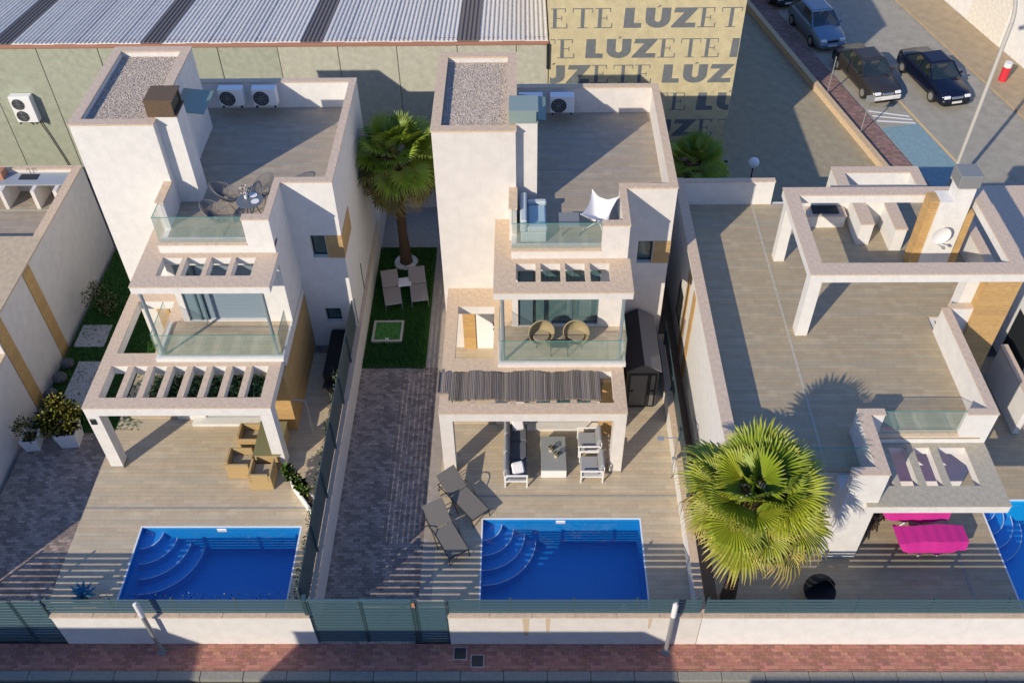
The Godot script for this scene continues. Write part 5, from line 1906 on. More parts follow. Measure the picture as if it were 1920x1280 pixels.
func lounge_seat(called: String, label: String, cat: String, at: Vector3, turn: float, w: float, seats: int, cush: Material, back_m: Material, group := "") -> Node3D:
	# faces +z, back at -z, width along x
	var o := thing(called, label, cat, at, turn, group)
	var st := S()
	var h := w / 2
	cbx(st, -h, 0.24, -0.36, h, 0.29, 0.36, 0.008)
	lpart(o, "seat_frame", st, M.white_metal)
	for s in [-1.0, 1.0]:
		st = S()
		bar(st, Vector3(s * h, 0, 0.35), Vector3(s * h, 0.56, 0.35), 0.045, 0.045)
		bar(st, Vector3(s * h, 0, -0.35), Vector3(s * h, 0.60, -0.35), 0.045, 0.045)
		cbx(st, s * h - 0.03, 0.56, -0.37, s * h + 0.03, 0.60, 0.39, 0.008)
		bar(st, Vector3(s * h, 0.30, -0.33), Vector3(s * h, 0.30, 0.33), 0.04, 0.03)
		lpart(o, "armrest", st, M.white_metal)
	st = S(); cbx(st, -h, 0.66, -0.40, h, 0.71, -0.36, 0.006)
	for i in 5: bar(st, Vector3(lerpf(-h, h, i / 4.0), 0.26, -0.36), Vector3(lerpf(-h, h, i / 4.0), 0.68, -0.38), 0.03, 0.025)
	lpart(o, "back_frame", st, M.white_metal)
	for i in seats:
		var a := lerpf(-h + 0.03, h - 0.03, float(i) / seats) + 0.008
		var b := lerpf(-h + 0.03, h - 0.03, float(i + 1) / seats) - 0.008
		st = S(); cbx(st, a, 0.295, -0.24, b, 0.43, 0.36, 0.045)
		lpart(o, "seat_cushion", st, cush)
		st = S(); cbx(st, a, 0.0, -0.07, b, 0.40, 0.07, 0.05, Transform3D(Basis(Vector3.RIGHT, -0.22), Vector3(0, 0.42, -0.26)))
		lpart(o, "back_cushion", st, back_m)
	return o

func furniture() -> void:
	# poolside loungers of the middle villa
	lounger("dark grey sun lounger with curved armrests beside the pool steps, nearer the pergola", Vector3(-1.98, 0.02, -17.65), 0.70, M.textile, M.dark_metal, true, "poolside loungers")
	lounger("dark grey sun lounger with its foot in the fence's striped shadow", Vector3(-2.45, 0.02, -16.35), 0.52, M.textile, M.dark_metal, true, "poolside loungers")
	# loungers on the lawn
	lounger("beige sun lounger on the lawn, left of the white side table", Vector3(-5.15, 0.03, -27.35), 0.20, M.textile_light, M.grey_metal, false, "lawn loungers", 0.5)
	lounger("beige sun lounger on the lawn, right of the white side table", Vector3(-4.13, 0.03, -27.55), 0.16, M.textile_light, M.grey_metal, false, "lawn loungers", 0.5)
	var t := thing("side_table", "small white side table between the two lawn loungers", "table", Vector3(-4.68, 0.03, -27.75), 0.18)
	var st := S(); cbx(st, -0.25, 0.38, -0.25, 0.25, 0.42, 0.25, 0.01)
	lpart(t, "tabletop", st, M.white_metal)
	for q in [[-1, -1], [1, -1], [1, 1], [-1, 1]]:
		st = S(); bar(st, Vector3(q[0] * 0.21, 0, q[1] * 0.21), Vector3(q[0] * 0.21, 0.38, q[1] * 0.21), 0.03, 0.03)
		lpart(t, "leg", st, M.white_metal)
	# lounge group under the middle villa's pergola
	lounge_seat("sofa", "white framed sofa with grey cushions under the pergola", "sofa", Vector3(-0.28, 0.02, -19.42), PI / 2, 2.35, 3, M.cushion_dark, M.cushion)
	for q in [[-20.35, Color(0.78, 0.76, 0.74), "far"], [-18.55, Color(0.72, 0.66, 0.62), "near"]]:
		st = S(); cbx(st, -0.2, -0.06, -0.2, 0.2, 0.06, 0.2, 0.05, Transform3D(Basis(Vector3.UP, 0.3) * Basis(Vector3.RIGHT, 0.9), Vector3(-0.22, 0.62, q[0])))
		solo("throw_pillow", st, M.cloth_white, "pale throw pillow at the %s end of the grey sofa" % q[2], "pillow", "sofa pillows")
	lounge_seat("lounge_armchair", "white framed armchair with grey cushion, nearer the house of the pair", "armchair", Vector3(2.13, 0.02, -19.82), -PI / 2, 0.80, 1, M.cushion, M.cushion, "pergola armchairs")
	lounge_seat("lounge_armchair", "white framed armchair with grey cushion, nearer the pool of the pair", "armchair", Vector3(2.16, 0.02, -18.82), -PI / 2, 0.80, 1, M.cushion, M.cushion, "pergola armchairs")
	t = thing("coffee_table", "low grey topped coffee table between sofa and armchairs", "table", Vector3(0.94, 0.02, -19.3))
	st = S(); cbx(st, -0.41, 0.36, -0.70, 0.41, 0.41, 0.70, 0.008)
	lpart(t, "tabletop", st, M.table_grey)
	for s in [-1.0, 1.0]:
		st = S(); cbx(st, -0.41, 0.0, s * 0.66 - 0.03, 0.41, 0.358, s * 0.66 + 0.03, 0.006)
		lpart(t, "side_panel", st, M.white_metal)
	st = S(); cbx(st, -0.38, 0.06, -0.62, 0.38, 0.1, 0.62, 0.006)
	lpart(t, "shelf", st, M.white_metal)
	for q in [[0.86, -19.38, "left"], [1.02, -19.14, "right"]]:
		var p := thing("potted_plant", "small round plant in a pale pot on the coffee table, %s of the pair" % q[2], "potted plant", Vector3(q[0], 0.43, q[1]), 0.0, "coffee table plants")
		st = S(); cyl(st, Vector3.ZERO, Vector3(0, 0.13, 0), 0.055, 0.075, 12)
		lpart(p, "pot", st, M.pot_pale)
		lpart(p, "foliage", leaves([[Vector3(0, 0.19, 0), Vector3(0.09, 0.08, 0.09)]], 90, 0.05, Color(0.09, 0.13, 0.03), Color(0.20, 0.20, 0.05), 3), M.leaf)
	# cube dining set of the left villa
	cube_chair("tan cube armchair at the dining set, farthest from the pool", Vector3(-9.02, 0.32, -19.75), PI / 2)
	cube_chair("tan cube armchair at the dining set, nearer corner on the open side", Vector3(-9.16, 0.32, -18.72), PI / 2)
	cube_chair("tan cube armchair at the pool end of the dining table", Vector3(-8.36, 0.32, -18.28), PI)
	t = thing("dining_table", "tan cube dining table with greenish glass top beside the pergola column", "table", Vector3(-8.28, 0.32, -19.45))
	st = S(); cbx(st, -0.40, 0.0, -0.68, 0.40, 0.70, 0.68, 0.015)
	lpart(t, "base", st, M.rattan)
	st = S(); cbx(st, -0.44, 0.70, -0.72, 0.44, 0.712, 0.72, 0.004)
	lpart(t, "glass_top", st, M.table_glass)
	# wire chairs and table on the left villa's roof
	string_chair("grey string chair on the left villa's roof, behind the glass railing", Vector3(-9.55, 6.55, -23.45), 1.2, M.string_frame, M.string_grey, "roof string chairs")
	string_chair("grey string chair on the left villa's roof, farthest from the parapet", Vector3(-9.45, 6.55, -24.5), 1.5, M.string_frame, M.string_grey, "roof string chairs")
	string_chair("grey string chair half hidden behind the roof parapet corner", Vector3(-8.35, 6.55, -24.75), -0.6, M.string_frame, M.string_grey, "roof string chairs")
	t = thing("round_table", "small round glass table set with flowers on the left villa's roof", "table", Vector3(-8.55, 6.55, -23.9))
	st = S(); cyl(st, Vector3(0, 0.70, 0), Vector3(0, 0.72, 0), 0.42, 0.42, 26)
	lpart(t, "tabletop", st, M.table_dark)
	for i in 3:
		st = S(); tube(st, [Vector3(cos(i * 2.1) * 0.1, 0.70, sin(i * 2.1) * 0.1), Vector3(cos(i * 2.1) * 0.3, 0.0, sin(i * 2.1) * 0.3)], 0.014)
		lpart(t, "leg", st, M.dark_metal)
	var v := thing("flower_vase", "white flowers in a vase on the round roof table", "vase", Vector3(-8.68, 7.27, -24.0))
	st = S(); cyl(st, Vector3.ZERO, Vector3(0, 0.2, 0), 0.05, 0.06, 12)
	lpart(v, "vase", st, M.cloth_white)
	lpart(v, "flowers", leaves([[Vector3(0, 0.3, 0), Vector3(0.16, 0.12, 0.16)]], 130, 0.06, Color(0.70, 0.62, 0.60), Color(0.12, 0.10, 0.08), 8), M.leaf)
	for q in [[-8.36, -23.82, "near"], [-8.48, -24.14, "far"]]:
		st = S(); cyl(st, Vector3(q[0], 7.272, q[1]), Vector3(q[0], 7.285, q[1]), 0.08, 0.13, 18)
		solo("plate", st, M.cloth_white, "white plate on the round roof table, %s one" % q[2], "plate", "plates on the roof table")
	# roof of the middle villa
	var sf := thing("roof_sofa", "pale blue upholstered armchair on the middle villa's roof beside the glass", "armchair", Vector3(0.30, 6.25, -23.75), 0.0)
	st = S(); cbx(st, -0.40, 0.0, -0.75, 0.40, 0.38, 0.75, 0.03)
	lpart(sf, "base", st, M.sofa_pale)
	st = S(); cbx(st, -0.42, 0.38, -0.75, -0.20, 0.85, 0.75, 0.05)
	lpart(sf, "backrest", st, M.sofa_pale)
	st = S(); cbx(st, -0.19, 0.385, -0.75, 0.42, 0.58, -0.55, 0.04)
	lpart(sf, "armrest", st, M.sofa_pale)
	st = S(); cbx(st, -0.19, 0.385, 0.55, 0.42, 0.58, 0.75, 0.04)
	lpart(sf, "armrest", st, M.sofa_pale)
	st = S(); cbx(st, -0.18, 0.385, -0.54, 0.40, 0.50, 0.54, 0.05)
	lpart(sf, "cushion", st, M.sofa_blue)
	t = thing("roof_table", "low boxy grey table behind the roof glass of the middle villa", "table", Vector3(1.42, 6.25, -23.62))
	st = S(); cbx(st, -0.32, 0.36, -0.36, 0.32, 0.42, 0.36, 0.01)
	lpart(t, "tabletop", st, M.grey_box)
	for q in [[-1, -1], [1, -1], [1, 1], [-1, 1]]:
		st = S(); bar(st, Vector3(q[0] * 0.27, 0, q[1] * 0.31), Vector3(q[0] * 0.27, 0.36, q[1] * 0.31), 0.05, 0.05)
		lpart(t, "leg", st, M.grey_box)
	covered_chair()
	# balcony of the middle villa
	egg_chair("round rattan chair on the middle villa's balcony, left one", Vector3(0.55, 3.06, -21.75), 0.2)
	egg_chair("round rattan chair on the middle villa's balcony, right one", Vector3(1.68, 3.06, -21.75), -0.15)
	t = thing("balcony_table", "small dark wire table on the balcony behind the glass", "table", Vector3(1.12, 3.06, -21.3))
	st = S(); cbx(st, -0.30, 0.42, -0.18, 0.30, 0.45, 0.18, 0.006)
	lpart(t, "tabletop", st, M.dark_metal)
	for q in [[-1, -1], [1, -1], [1, 1], [-1, 1]]:
		st = S(); bar(st, Vector3(q[0] * 0.27, 0, q[1] * 0.16), Vector3(q[0] * 0.27, 0.42, q[1] * 0.16), 0.022, 0.022)
		lpart(t, "leg", st, M.dark_metal)
	# magenta tables
	magenta_table("magenta covered table nearer the street wall", Vector3(12.12, 0.02, -15.95), 0.03)
	magenta_table("magenta covered table half hidden under the white canopy", Vector3(11.95, 0.02, -17.05), -0.02)
	for q in [[Vector3(10.55, 0.02, -16.55), 0.7, "nearer"], [Vector3(10.9, 0.02, -17.05), 0.4, "farther"]]:
		var c := thing("folding_chair", "brown wooden folding chair beside the white wall, %s one" % q[2], "chair", q[0], q[1], "folding chairs")
		st = S()
		for i in 5: cbx(st, -0.2, 0.43, -0.2 + i * 0.085, 0.2, 0.45, -0.13 + i * 0.085, 0.004)
		lpart(c, "seat", st, M.brown_wood)
		st = S()
		for i in 2: cbx(st, -0.2, 0.62 + i * 0.14, -0.30 - i * 0.03, 0.2, 0.71 + i * 0.14, -0.28 - i * 0.03, 0.004)
		lpart(c, "backrest", st, M.brown_wood)
		for s in [-1.0, 1.0]:
			st = S(); bar(st, Vector3(s * 0.21, 0, 0.22), Vector3(s * 0.21, 0.88, -0.34), 0.03, 0.03)
			lpart(c, "leg", st, M.brown_wood)
			st = S(); bar(st, Vector3(s * 0.18, 0, -0.26), Vector3(s * 0.18, 0.44, 0.16), 0.03, 0.03)
			lpart(c, "leg", st, M.brown_wood)

func magenta_table(label: String, at: Vector3, turn: float) -> void:
	var o := thing("covered_table", label, "table", at, turn, "magenta covered tables")
	var st := S()
	var n := 24
	var L := 1.05
	# slack cloth: flat top bent down at the ends, skirt with a curved hem
	for i in n:
		for side in 3:
			var q := []
			for k in [[i, 0], [i + 1, 0], [i + 1, 1], [i, 1]]:
				var u: float = -1.0 + 2.0 * k[0] / n
				var y0 := 0.80 - 0.07 * u * u
				var zt := 0.30 + 0.02 * sin(u * 5.0)
				var hem := 0.16 + 0.24 * (1.0 - u * u) + 0.02 * sin(u * 9.0)
				var fold := 0.02 * sin(u * 14.0)
				match side:
					0: q.append(Vector3(u * L, y0 + 0.006 * sin(u * 20.0), -zt if k[1] == 0 else zt))
					1: q.append(Vector3(u * L * (1.0 if k[1] == 0 else 0.90), y0 + 0.006 * sin(u * 20.0) if k[1] == 0 else y0 - hem, zt if k[1] == 0 else zt + 0.16 + fold))
					2: q.append(Vector3(u * L * (1.0 if k[1] == 0 else 0.90), y0 + 0.006 * sin(u * 20.0) if k[1] == 0 else y0 - hem, -zt if k[1] == 0 else -zt - 0.16 + fold))
			nquad(st, q[0], q[1], q[2], q[3], [Vector3.UP, Vector3(0, 0.3, 1), Vector3(0, 0.3, -1)][side])
	lpart(o, "tablecloth", st, M.magenta)
	st = S(); cbx(st, -0.85, 0.70, -0.28, 0.85, 0.725, 0.28, 0.005)
	lpart(o, "tabletop", st, M.white_metal)
	for s in [-1.0, 1.0]:
		st = S()
		bar(st, Vector3(-0.32, 0, s * 0.30), Vector3(0.26, 0.70, s * 0.22), 0.03, 0.03)
		lpart(o, "leg", st, M.white_metal)
		st = S()
		bar(st, Vector3(0.32, 0, s * 0.30), Vector3(-0.26, 0.70, s * 0.215), 0.03, 0.03)
		lpart(o, "leg", st, M.white_metal)

func covered_chair() -> void:
	var o := thing("sling_chair", "white cloth sling chair with pointed corners on the middle villa's roof terrace", "chair", Vector3(2.36, 6.25, -23.75), -0.45)
	# cloth slung between four tips of a crossed frame
	var c := [Vector3(-0.44, 1.05, -0.42), Vector3(0.44, 1.05, -0.42), Vector3(-0.46, 0.66, 0.42), Vector3(0.46, 0.66, 0.42)]
	var n := 12
	var pt := func(u: float, v: float) -> Vector3:
		var p: Vector3 = (c[0] as Vector3).lerp(c[1], u).lerp((c[2] as Vector3).lerp(c[3], u), v)
		var a := 1.0 - pow(2.0 * u - 1.0, 2)
		var b := 1.0 - pow(2.0 * v - 1.0, 2)
		p.y -= 0.16 * a * (1.0 - v) + 0.10 * a * v + 0.40 * a * b + 0.10 * b
		p.x *= 1.0 - 0.16 * b
		p.z += 0.10 * a * (1.0 - v) - 0.05 * a * v
		p.y += 0.012 * sin(u * 17.0 + v * 5.0)
		return p
	var st := S()
	for i in n:
		for j in n:
			var q := [pt.call(float(i) / n, float(j) / n), pt.call(float(i + 1) / n, float(j) / n), pt.call(float(i + 1) / n, float(j + 1) / n), pt.call(float(i) / n, float(j + 1) / n)]
			nquad(st, q[0], q[1], q[2], q[3], Vector3(0, 1, 0.5))
	smooth(st)
	lpart(o, "sling", st, M.tub_white)
	for q in [[0, 3], [1, 2]]:
		st = S(); tube(st, [c[q[0]], Vector3(c[q[0]].x * 0.2, 0.3, c[q[0]].z * 0.2 + 0.02), Vector3(c[q[1]].x * 0.85, 0.0, c[q[1]].z * 0.85)], 0.018)
		lpart(o, "frame_leg", st, M.white_metal)
		st = S(); tube(st, [c[q[1]], Vector3(c[q[1]].x * 0.2, 0.27, c[q[1]].z * 0.2), Vector3(c[q[0]].x * 0.85, 0.0, c[q[0]].z * 0.85)], 0.018)
		lpart(o, "frame_leg", st, M.white_metal)

# ---------------------------------------------------------------- plants
# blobs: [centre, radii]; leaves spread through their volume
func leaves(blobs: Array, n: int, size: float, c1: Color, c2: Color, sd: int) -> Mesh:
	var g := RandomNumberGenerator.new()
	g.seed = sd
	var st := S()
	for i in n:
		var b: Array = blobs[i % blobs.size()]
		var d := Vector3(g.randfn(), g.randfn(), g.randfn()).normalized() * pow(g.randf(), 0.45)
		var p: Vector3 = b[0] + d * b[1]
		var u := (d + Vector3(g.randf_range(-0.9, 0.9), g.randf_range(-0.2, 0.9), g.randf_range(-0.9, 0.9))).normalized()
		var w := u.cross(Vector3(g.randf() - 0.5, g.randf() - 0.5, g.randf() - 0.5)).normalized()
		var s := size * g.randf_range(0.6, 1.3)
		var c := c1.lerp(c2, g.randf() * g.randf()) * g.randf_range(0.75, 1.25)
		var nn := u.cross(w).normalized()
		if nn.y < 0: nn = -nn
		var pts := [p, p + u * s * 0.5 + w * s * 0.28, p + u * s, p + u * s * 0.5 - w * s * 0.28]
		for k in [0, 1, 2, 0, 2, 3]:
			st.set_color(Color(c.r, c.g, c.b)); st.set_normal(nn); st.add_vertex(pts[k])
	return st.commit()

func twigs(base: Vector3, tips: Array, r: float) -> SurfaceTool:
	var st := S()
	for t in tips:
		var m: Vector3 = base.lerp(t, 0.5) + Vector3(0, 0.06, 0)
		cyl(st, base, m, r, r * 0.7, 6); cyl(st, m, t, r * 0.7, r * 0.3, 6)
	return st

func square_pot(label: String, at: Vector3, w: float, h: float, turn: float, group: String) -> void:
	var o := thing("plant_pot", label, "plant pot", at, turn, group)
	var st := S()
	var a := w / 2
	var b := w * 0.40
	for s in [[1, 0], [-1, 0], [0, 1], [0, -1]]:
		var n := Vector3(s[0], 0, s[1])
		var t := Vector3(-s[1], 0, s[0])
		nquad(st, n * b - t * b, n * b + t * b, n * a + t * a + Vector3(0, h, 0), n * a - t * a + Vector3(0, h, 0), n)
		nquad(st, n * (a - 0.04) - t * (a - 0.04) + Vector3(0, h, 0), n * (a - 0.04) + t * (a - 0.04) + Vector3(0, h, 0), n * a + t * a + Vector3(0, h, 0), n * a - t * a + Vector3(0, h, 0), Vector3.UP)
		nquad(st, n * (a - 0.04) - t * (a - 0.04) + Vector3(0, h, 0), n * (a - 0.04) + t * (a - 0.04) + Vector3(0, h, 0), n * (a - 0.05) + t * (a - 0.05) + Vector3(0, h - 0.12, 0), n * (a - 0.05) - t * (a - 0.05) + Vector3(0, h - 0.12, 0), -n)
	lpart(o, "pot", st, M.white_metal)
	st = S(); bx(st, -a + 0.05, h - 0.16, -a + 0.05, a - 0.05, h - 0.10, a - 0.05)
	lpart(o, "soil", st, M.soil)

func garden_things() -> void:
	square_pot("smaller white square pot against the cream side wall", Vector3(-16.36, 0.29, -19.75), 0.56, 0.52, 0.12, "white square pots")
	square_pot("larger white square pot nearer the pergola column", Vector3(-15.15, 0.29, -19.95), 0.72, 0.68, 0.08, "white square pots")
	var o := thing("shrub", "sparse small shrub growing in the smaller white pot", "shrub", Vector3(-16.36, 0.72, -19.75))
	lpart(o, "stem", twigs(Vector3.ZERO, [Vector3(-0.2, 0.55, 0.1), Vector3(0.2, 0.6, -0.1), Vector3(0.0, 0.75, -0.1), Vector3(-0.3, 0.4, -0.15)], 0.014), M.bark)
	lpart(o, "foliage", leaves([[Vector3(-0.22, 0.5, 0.05), Vector3(0.2, 0.22, 0.2)], [Vector3(0.18, 0.55, -0.1), Vector3(0.22, 0.25, 0.22)], [Vector3(-0.02, 0.7, -0.08), Vector3(0.22, 0.2, 0.2)], [Vector3(0.1, 0.25, 0.1), Vector3(0.24, 0.2, 0.2)]], 420, 0.09, Color(0.13, 0.17, 0.02), Color(0.30, 0.20, 0.04), 31), M.leaf)
	o = thing("shrub", "bushy yellow green shrub growing in the larger white pot", "shrub", Vector3(-15.15, 0.88, -19.95))
	lpart(o, "stem", twigs(Vector3.ZERO, [Vector3(-0.4, 0.8, 0.1), Vector3(0.35, 0.9, -0.2), Vector3(0.0, 1.3, -0.2), Vector3(-0.2, 0.7, -0.4), Vector3(0.4, 0.5, 0.2)], 0.02), M.bark)
	lpart(o, "foliage", leaves([[Vector3(-0.4, 0.75, 0.1), Vector3(0.34, 0.32, 0.32)], [Vector3(0.35, 0.8, -0.15), Vector3(0.36, 0.36, 0.34)], [Vector3(0, 1.2, -0.15), Vector3(0.34, 0.34, 0.32)], [Vector3(-0.15, 0.6, -0.45), Vector3(0.34, 0.3, 0.34)], [Vector3(0.2, 0.4, 0.15), Vector3(0.40, 0.26, 0.3)], [Vector3(-0.35, 0.35, 0.25), Vector3(0.36, 0.25, 0.3)]], 2300, 0.10, Color(0.17, 0.20, 0.015), Color(0.42, 0.26, 0.04), 32), M.leaf)
	o = thing("shrub", "low dark shrub on the ground between the two white pots", "shrub", Vector3(-15.75, 0.3, -20.45))
	lpart(o, "foliage", leaves([[Vector3(-0.15, 0.3, 0), Vector3(0.4, 0.3, 0.3)], [Vector3(0.4, 0.35, -0.1), Vector3(0.45, 0.35, 0.35)], [Vector3(0.1, 0.25, -0.5), Vector3(0.5, 0.3, 0.4)]], 1100, 0.09, Color(0.07, 0.12, 0.015), Color(0.14, 0.17, 0.03), 33), M.leaf)
	o = thing("olive_bush", "thin grey green bush on the side lawn by the cream wall", "shrub", Vector3(-15.85, 0.3, -26.0))
	lpart(o, "stem", twigs(Vector3.ZERO, [Vector3(-0.3, 1.1, 0), Vector3(0.3, 1.0, 0.2), Vector3(0, 1.5, -0.1), Vector3(0.2, 0.8, -0.3)], 0.02), M.bark)
	lpart(o, "foliage", leaves([[Vector3(-0.3, 0.95, 0), Vector3(0.4, 0.4, 0.35)], [Vector3(0.3, 0.85, 0.1), Vector3(0.4, 0.4, 0.4)], [Vector3(0, 1.35, 0), Vector3(0.36, 0.35, 0.3)], [Vector3(0.1, 0.5, 0), Vector3(0.4, 0.3, 0.4)]], 1300, 0.075, Color(0.13, 0.15, 0.05), Color(0.24, 0.22, 0.10), 34), M.leaf)
	# leaning plant in a white trough at the left villa's column
	o = thing("planter_trough", "white trough set slantwise near the left villa's right column", "planter", Vector3(-6.85, 0.32, -17.45), -0.92)
	var st := S(); holed(st, "y", -0.75, 0.75, -0.16, 0.16, 0.0, 0.45, [[-0.71, 0.71, -0.12, 0.12]])
	lpart(o, "trough", st, M.white_metal)
	st = S(); bx(st, -0.71, 0.02, -0.12, 0.71, 0.38, 0.12)
	lpart(o, "soil", st, M.soil)
	o = thing("leafy_plant", "bright green leafy plant spilling from the white trough", "plant", Vector3(-7.0, 0.7, -17.65), -0.92)
	lpart(o, "foliage", leaves([[Vector3(-0.55, 0.14, 0.02), Vector3(0.25, 0.2, 0.2)], [Vector3(-0.2, 0.18, 0), Vector3(0.28, 0.24, 0.2)], [Vector3(0.12, 0.16, 0), Vector3(0.26, 0.2, 0.18)], [Vector3(-0.8, 0.25, 0.05), Vector3(0.2, 0.16, 0.16)]], 700, 0.12, Color(0.06, 0.15, 0.02), Color(0.26, 0.28, 0.03), 35), M.leaf)
	# climbing plants on the fences
	var bl := []
	for i in 26: bl.append([Vector3(0.0, 0.0 + 0.25 * sin(i * 1.9), -i * 0.32), Vector3(0.05, 0.36, 0.24)])
	o = thing("climbing_plant", "sparse climber with pale flecks along the dark driveway fence", "climber", Vector3(-6.20, 2.02, -13.3))
	lpart(o, "foliage", leaves(bl, 1900, 0.065, Color(0.08, 0.12, 0.04), Color(0.30, 0.32, 0.22), 36), M.leaf)
	bl = []
	for i in 22: bl.append([Vector3(i * 0.27, 0.04 * sin(i * 1.3), 0), Vector3(0.2, 0.13, 0.07)])
	o = thing("climbing_plant", "low climber with pale flowers behind the left villa's street fence", "climber", Vector3(-11.9, 2.12, -13.12))
	lpart(o, "foliage", leaves(bl, 300, 0.045, Color(0.06, 0.10, 0.03), Color(0.35, 0.38, 0.30), 37), M.leaf)
	# artificial ivy hung below the pergola beams of the left villa
	bl = []
	for i in 17:
		for j in 4: bl.append([Vector3(-1.62 + i * 0.23, 0.02 * sin(i * 2.0 + j), -0.42 + j * 0.28), Vector3(0.17, 0.04, 0.17)])
	o = thing("ivy_screen", "flat green ivy screen lying under the left villa's pergola beams", "ivy screen", Vector3(-10.0, 2.92, -19.92))
	lpart(o, "foliage", leaves(bl, 4200, 0.085, Color(0.08, 0.19, 0.05), Color(0.42, 0.48, 0.26), 38), M.leaf)
	st = S()
	bx(st, -1.80, -0.10, -0.58, 2.1, -0.09, 0.60)
	lpart(o, "netting", st, M.net_green)
	st = S()
	for i in 12: bar(st, Vector3(-1.75 + i * 0.35, -0.05, -0.55), Vector3(-1.75 + i * 0.35, -0.05, 0.55), 0.02, 0.01)
	for j in 4: bar(st, Vector3(-1.8, -0.065, -0.5 + j * 0.33), Vector3(2.1, -0.065, -0.5 + j * 0.33), 0.02, 0.01)
	lpart(o, "lattice", st, M.dark_metal)
	# blue-green agave behind the street fence
	o = thing("agave", "blue leaved agave behind the left villa's street fence", "agave", Vector3(-12.8, 0.32, -14.0))
	st = S()
	for i in 16:
		var a := i * 2.4
		var el := lerpf(0.35, 1.2, (i % 5) / 4.0)
		var d := Vector3(cos(a) * cos(el), sin(el), sin(a) * cos(el))
		var s := Vector3(-sin(a), 0, cos(a))
		var p := Vector3(0, 0.22, 0)
		var m2 := p + d * 0.24
		var tip := p + d * 0.5 + Vector3(0, -0.03, 0)
		nquad(st, p - s * 0.03, p + s * 0.03, m2 + s * 0.075, m2 - s * 0.075, Vector3.UP)
		ntri(st, m2 - s * 0.075, m2 + s * 0.075, tip, Vector3.UP)
	lpart(o, "foliage", st, M.agave)
	st = S(); cyl(st, Vector3.ZERO, Vector3(0, 0.22, 0), 0.14, 0.18, 14)
	lpart(o, "pot", st, M.terracotta)
	# slabs and boulders on the side lawn
	for q in [[-16.6, -25.5, -15.5, -24.35, "upper"], [-16.15, -23.6, -15.0, -21.3, "lower"]]:
		st = S(); cbx(st, q[0], 0.25, q[1], q[2], 0.345, q[3], 0.01)
		solo("stone_slab", st, M.slab_grey, "large pale stone slab on the side lawn, %s of the two" % q[4], "slab", "garden slabs")
	var gi := 0
	for q in [[-16.45, -23.4, 0.22], [-16.5, -22.7, 0.24], [-16.55, -21.9, 0.24], [-16.5, -21.1, 0.2]]:
		var rings := []
		for k in 5:
			var a := PI * (k + 0.4) / 5.4
			var qn := []
			for t in 9: qn.append(Vector3(cos(TAU * t / 9) * sin(a) * q[2] * (1.0 + 0.2 * h2(t, k + gi)), 0.3 + q[2] * 0.7 - cos(a) * q[2] * 0.7, sin(TAU * t / 9) * sin(a) * q[2] * (1.0 + 0.2 * h2(t + 5, gi))))
			rings.append(qn)
		st = S(); loft(st, rings)
		var bo := solo("boulder", st, M.boulder, "dark round stone by the cream side wall, %s of four" % ["first from the slabs", "second from the slabs", "third from the slabs", "nearest the pots"][gi], "stone", "dark garden stones")
		bo.position = Vector3(q[0], 0, q[1])
		gi += 1
	# green framed mat on the lawn
	o = thing("lawn_hatch", "square bright green mat in a pale frame on the lawn", "mat", Vector3(-5.12, 0.03, -25.35))
	st = S(); holed(st, "y", -0.57, 0.57, -0.56, 0.56, 0.0, 0.09, [[-0.48, 0.48, -0.47, 0.47]])
	lpart(o, "frame", st, M.frame_pale)
	st = S(); cbx(st, -0.479, 0.0, -0.469, 0.479, 0.06, 0.469, 0.01)
	lpart(o, "mat", st, M.rug_green)
	st = S(); cbx(st, -0.07, 0.061, 0.38, 0.07, 0.09, 0.45, 0.01)
	lpart(o, "handle", st, M.white_metal)

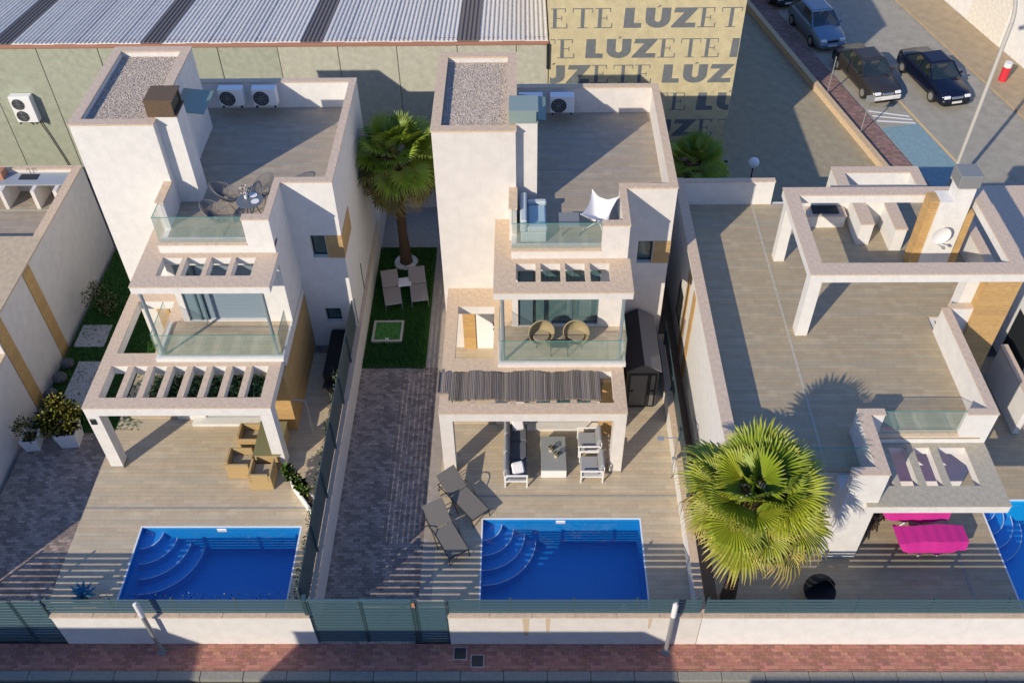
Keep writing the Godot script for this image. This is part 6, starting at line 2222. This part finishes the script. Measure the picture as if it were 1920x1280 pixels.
func small_things() -> void:
	# garden shed
	var o := thing("garden_shed", "dark grey garden shed with gabled roof in the side passage of the middle villa", "shed", Vector3(4.0, 0.02, -22.95))
	var x0 := -0.55
	var x1 := 0.52
	var st := S()
	slab_xy(st, [Vector2(x0, 0), Vector2(x1, 0), Vector2(x1, 1.80), Vector2(-0.02, 2.12), Vector2(x0, 1.80)], -1.25, 1.30)
	lpart(o, "wall", st, M.shed_wall)
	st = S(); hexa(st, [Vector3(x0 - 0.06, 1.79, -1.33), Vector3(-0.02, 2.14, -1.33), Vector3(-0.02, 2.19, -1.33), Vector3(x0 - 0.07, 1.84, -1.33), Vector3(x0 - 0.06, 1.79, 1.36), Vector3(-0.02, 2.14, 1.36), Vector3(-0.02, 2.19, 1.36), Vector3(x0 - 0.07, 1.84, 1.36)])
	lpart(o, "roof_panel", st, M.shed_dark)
	st = S(); hexa(st, [Vector3(-0.018, 2.14, -1.33), Vector3(x1 + 0.06, 1.79, -1.33), Vector3(x1 + 0.07, 1.84, -1.33), Vector3(-0.018, 2.19, -1.33), Vector3(-0.018, 2.14, 1.36), Vector3(x1 + 0.06, 1.79, 1.36), Vector3(x1 + 0.07, 1.84, 1.36), Vector3(-0.018, 2.19, 1.36)])
	lpart(o, "roof_panel", st, M.shed_roof)
	for d in [[-0.47, 0.20], [0.22, 0.46]]:
		st = S(); cbx(st, d[0], 0.06, 1.302, d[1], 1.66, 1.33, 0.006)
		var dr := lpart(o, "door", st, M.shed_panel)
		st = S()
		cbx(st, d[0], 1.62, 1.332, d[1], 1.68, 1.35, 0.004)
		cbx(st, d[0], 0.04, 1.332, d[1], 0.10, 1.35, 0.004)
		cbx(st, d[0], 0.102, 1.332, d[0] + 0.05, 1.618, 1.35, 0.004)
		cbx(st, d[1] - 0.05, 0.102, 1.332, d[1], 1.618, 1.35, 0.004)
		lpart(dr, "frame", st, M.black)
		st = S(); cbx(st, d[0] + 0.06, 0.85, 1.335, d[0] + 0.18, 0.89, 1.38, 0.006)
		lpart(dr, "handle", st, M.black)
	# outdoor shower
	o = thing("outdoor_shower", "thin metal outdoor shower on the low white wall by the middle villa's pool terrace", "shower", Vector3(4.72, 0.02, -18.55))
	st = S(); tube(st, [Vector3(0, 0, 0), Vector3(0, 2.05, 0), Vector3(-0.04, 2.1, 0), Vector3(-0.42, 2.1, 0)], 0.02, 8)
	lpart(o, "pipe", st, M.grey_metal)
	st = S(); cbx(st, -0.62, 2.06, -0.09, -0.42, 2.09, 0.09, 0.008)
	lpart(o, "shower_head", st, M.grey_metal)
	st = S(); cbx(st, -0.05, 1.0, -0.05, 0.05, 1.12, 0.05, 0.01)
	lpart(o, "tap", st, M.chrome)
	st = S(); tube(st, [Vector3(-7.02, 0.32, -20.0), Vector3(-7.02, 2.25, -20.0), Vector3(-7.42, 2.3, -20.0)], 0.02, 8)
	var s2 := solo("outdoor_shower", st, M.grey_metal, "thin metal outdoor shower on the left villa's terrace beside the stone clad wall", "shower")
	s2.transform = Transform3D.IDENTITY
	# covered barbecue in the left villa's side passage
	o = thing("covered_barbecue", "long black covered barbecue in the left villa's side passage", "barbecue", Vector3(-6.62, 0.32, -23.2))
	st = S(); cbx(st, -0.32, 0.10, -1.15, 0.32, 0.90, 1.10, 0.05)
	lpart(o, "cover", st, M.black_soft)
	st = S(); cbx(st, -0.34, 0.45, 1.10, 0.30, 0.50, 1.34, 0.01)
	lpart(o, "side_shelf", st, M.dark_metal)
	for q in [[-1, -1], [1, -1], [1, 1], [-1, 1]]:
		st = S(); bar(st, Vector3(q[0] * 0.27, 0.0, q[1] * 1.0), Vector3(q[0] * 0.27, 0.12, q[1] * 1.0), 0.06, 0.06)
		lpart(o, "foot", st, M.dark_metal)
	# black basket chair in the bungalow yard
	o = thing("basket_chair", "black domed basket chair behind the bungalow's street fence", "chair", Vector3(8.5, 0.02, -14.25), 0.25)
	var rings := []
	for i in 8:
		var a := PI * 0.5 * i / 7.0
		var q := []
		for t in 20: q.append(Vector3(cos(PI * t / 19.0) * 0.47 * sin(a + 0.001), 0.45 + sin(PI * t / 19.0) * 0.52 * sin(a + 0.001), -cos(a) * 0.45))
		rings.append(q)
	st = S(); loft(st, rings, false, false)
	lpart(o, "hood", st, M.black_soft)
	rings = []
	for q in [[0.08, 0.28], [0.30, 0.42], [0.44, 0.47]]: rings.append(disc_pts(Vector3(0, q[0], 0.0), Vector3(q[1], 0, 0), Vector3(0, 0, q[1] * 0.95), 20))
	st = S(); loft(st, rings)
	lpart(o, "seat", st, M.black_soft)
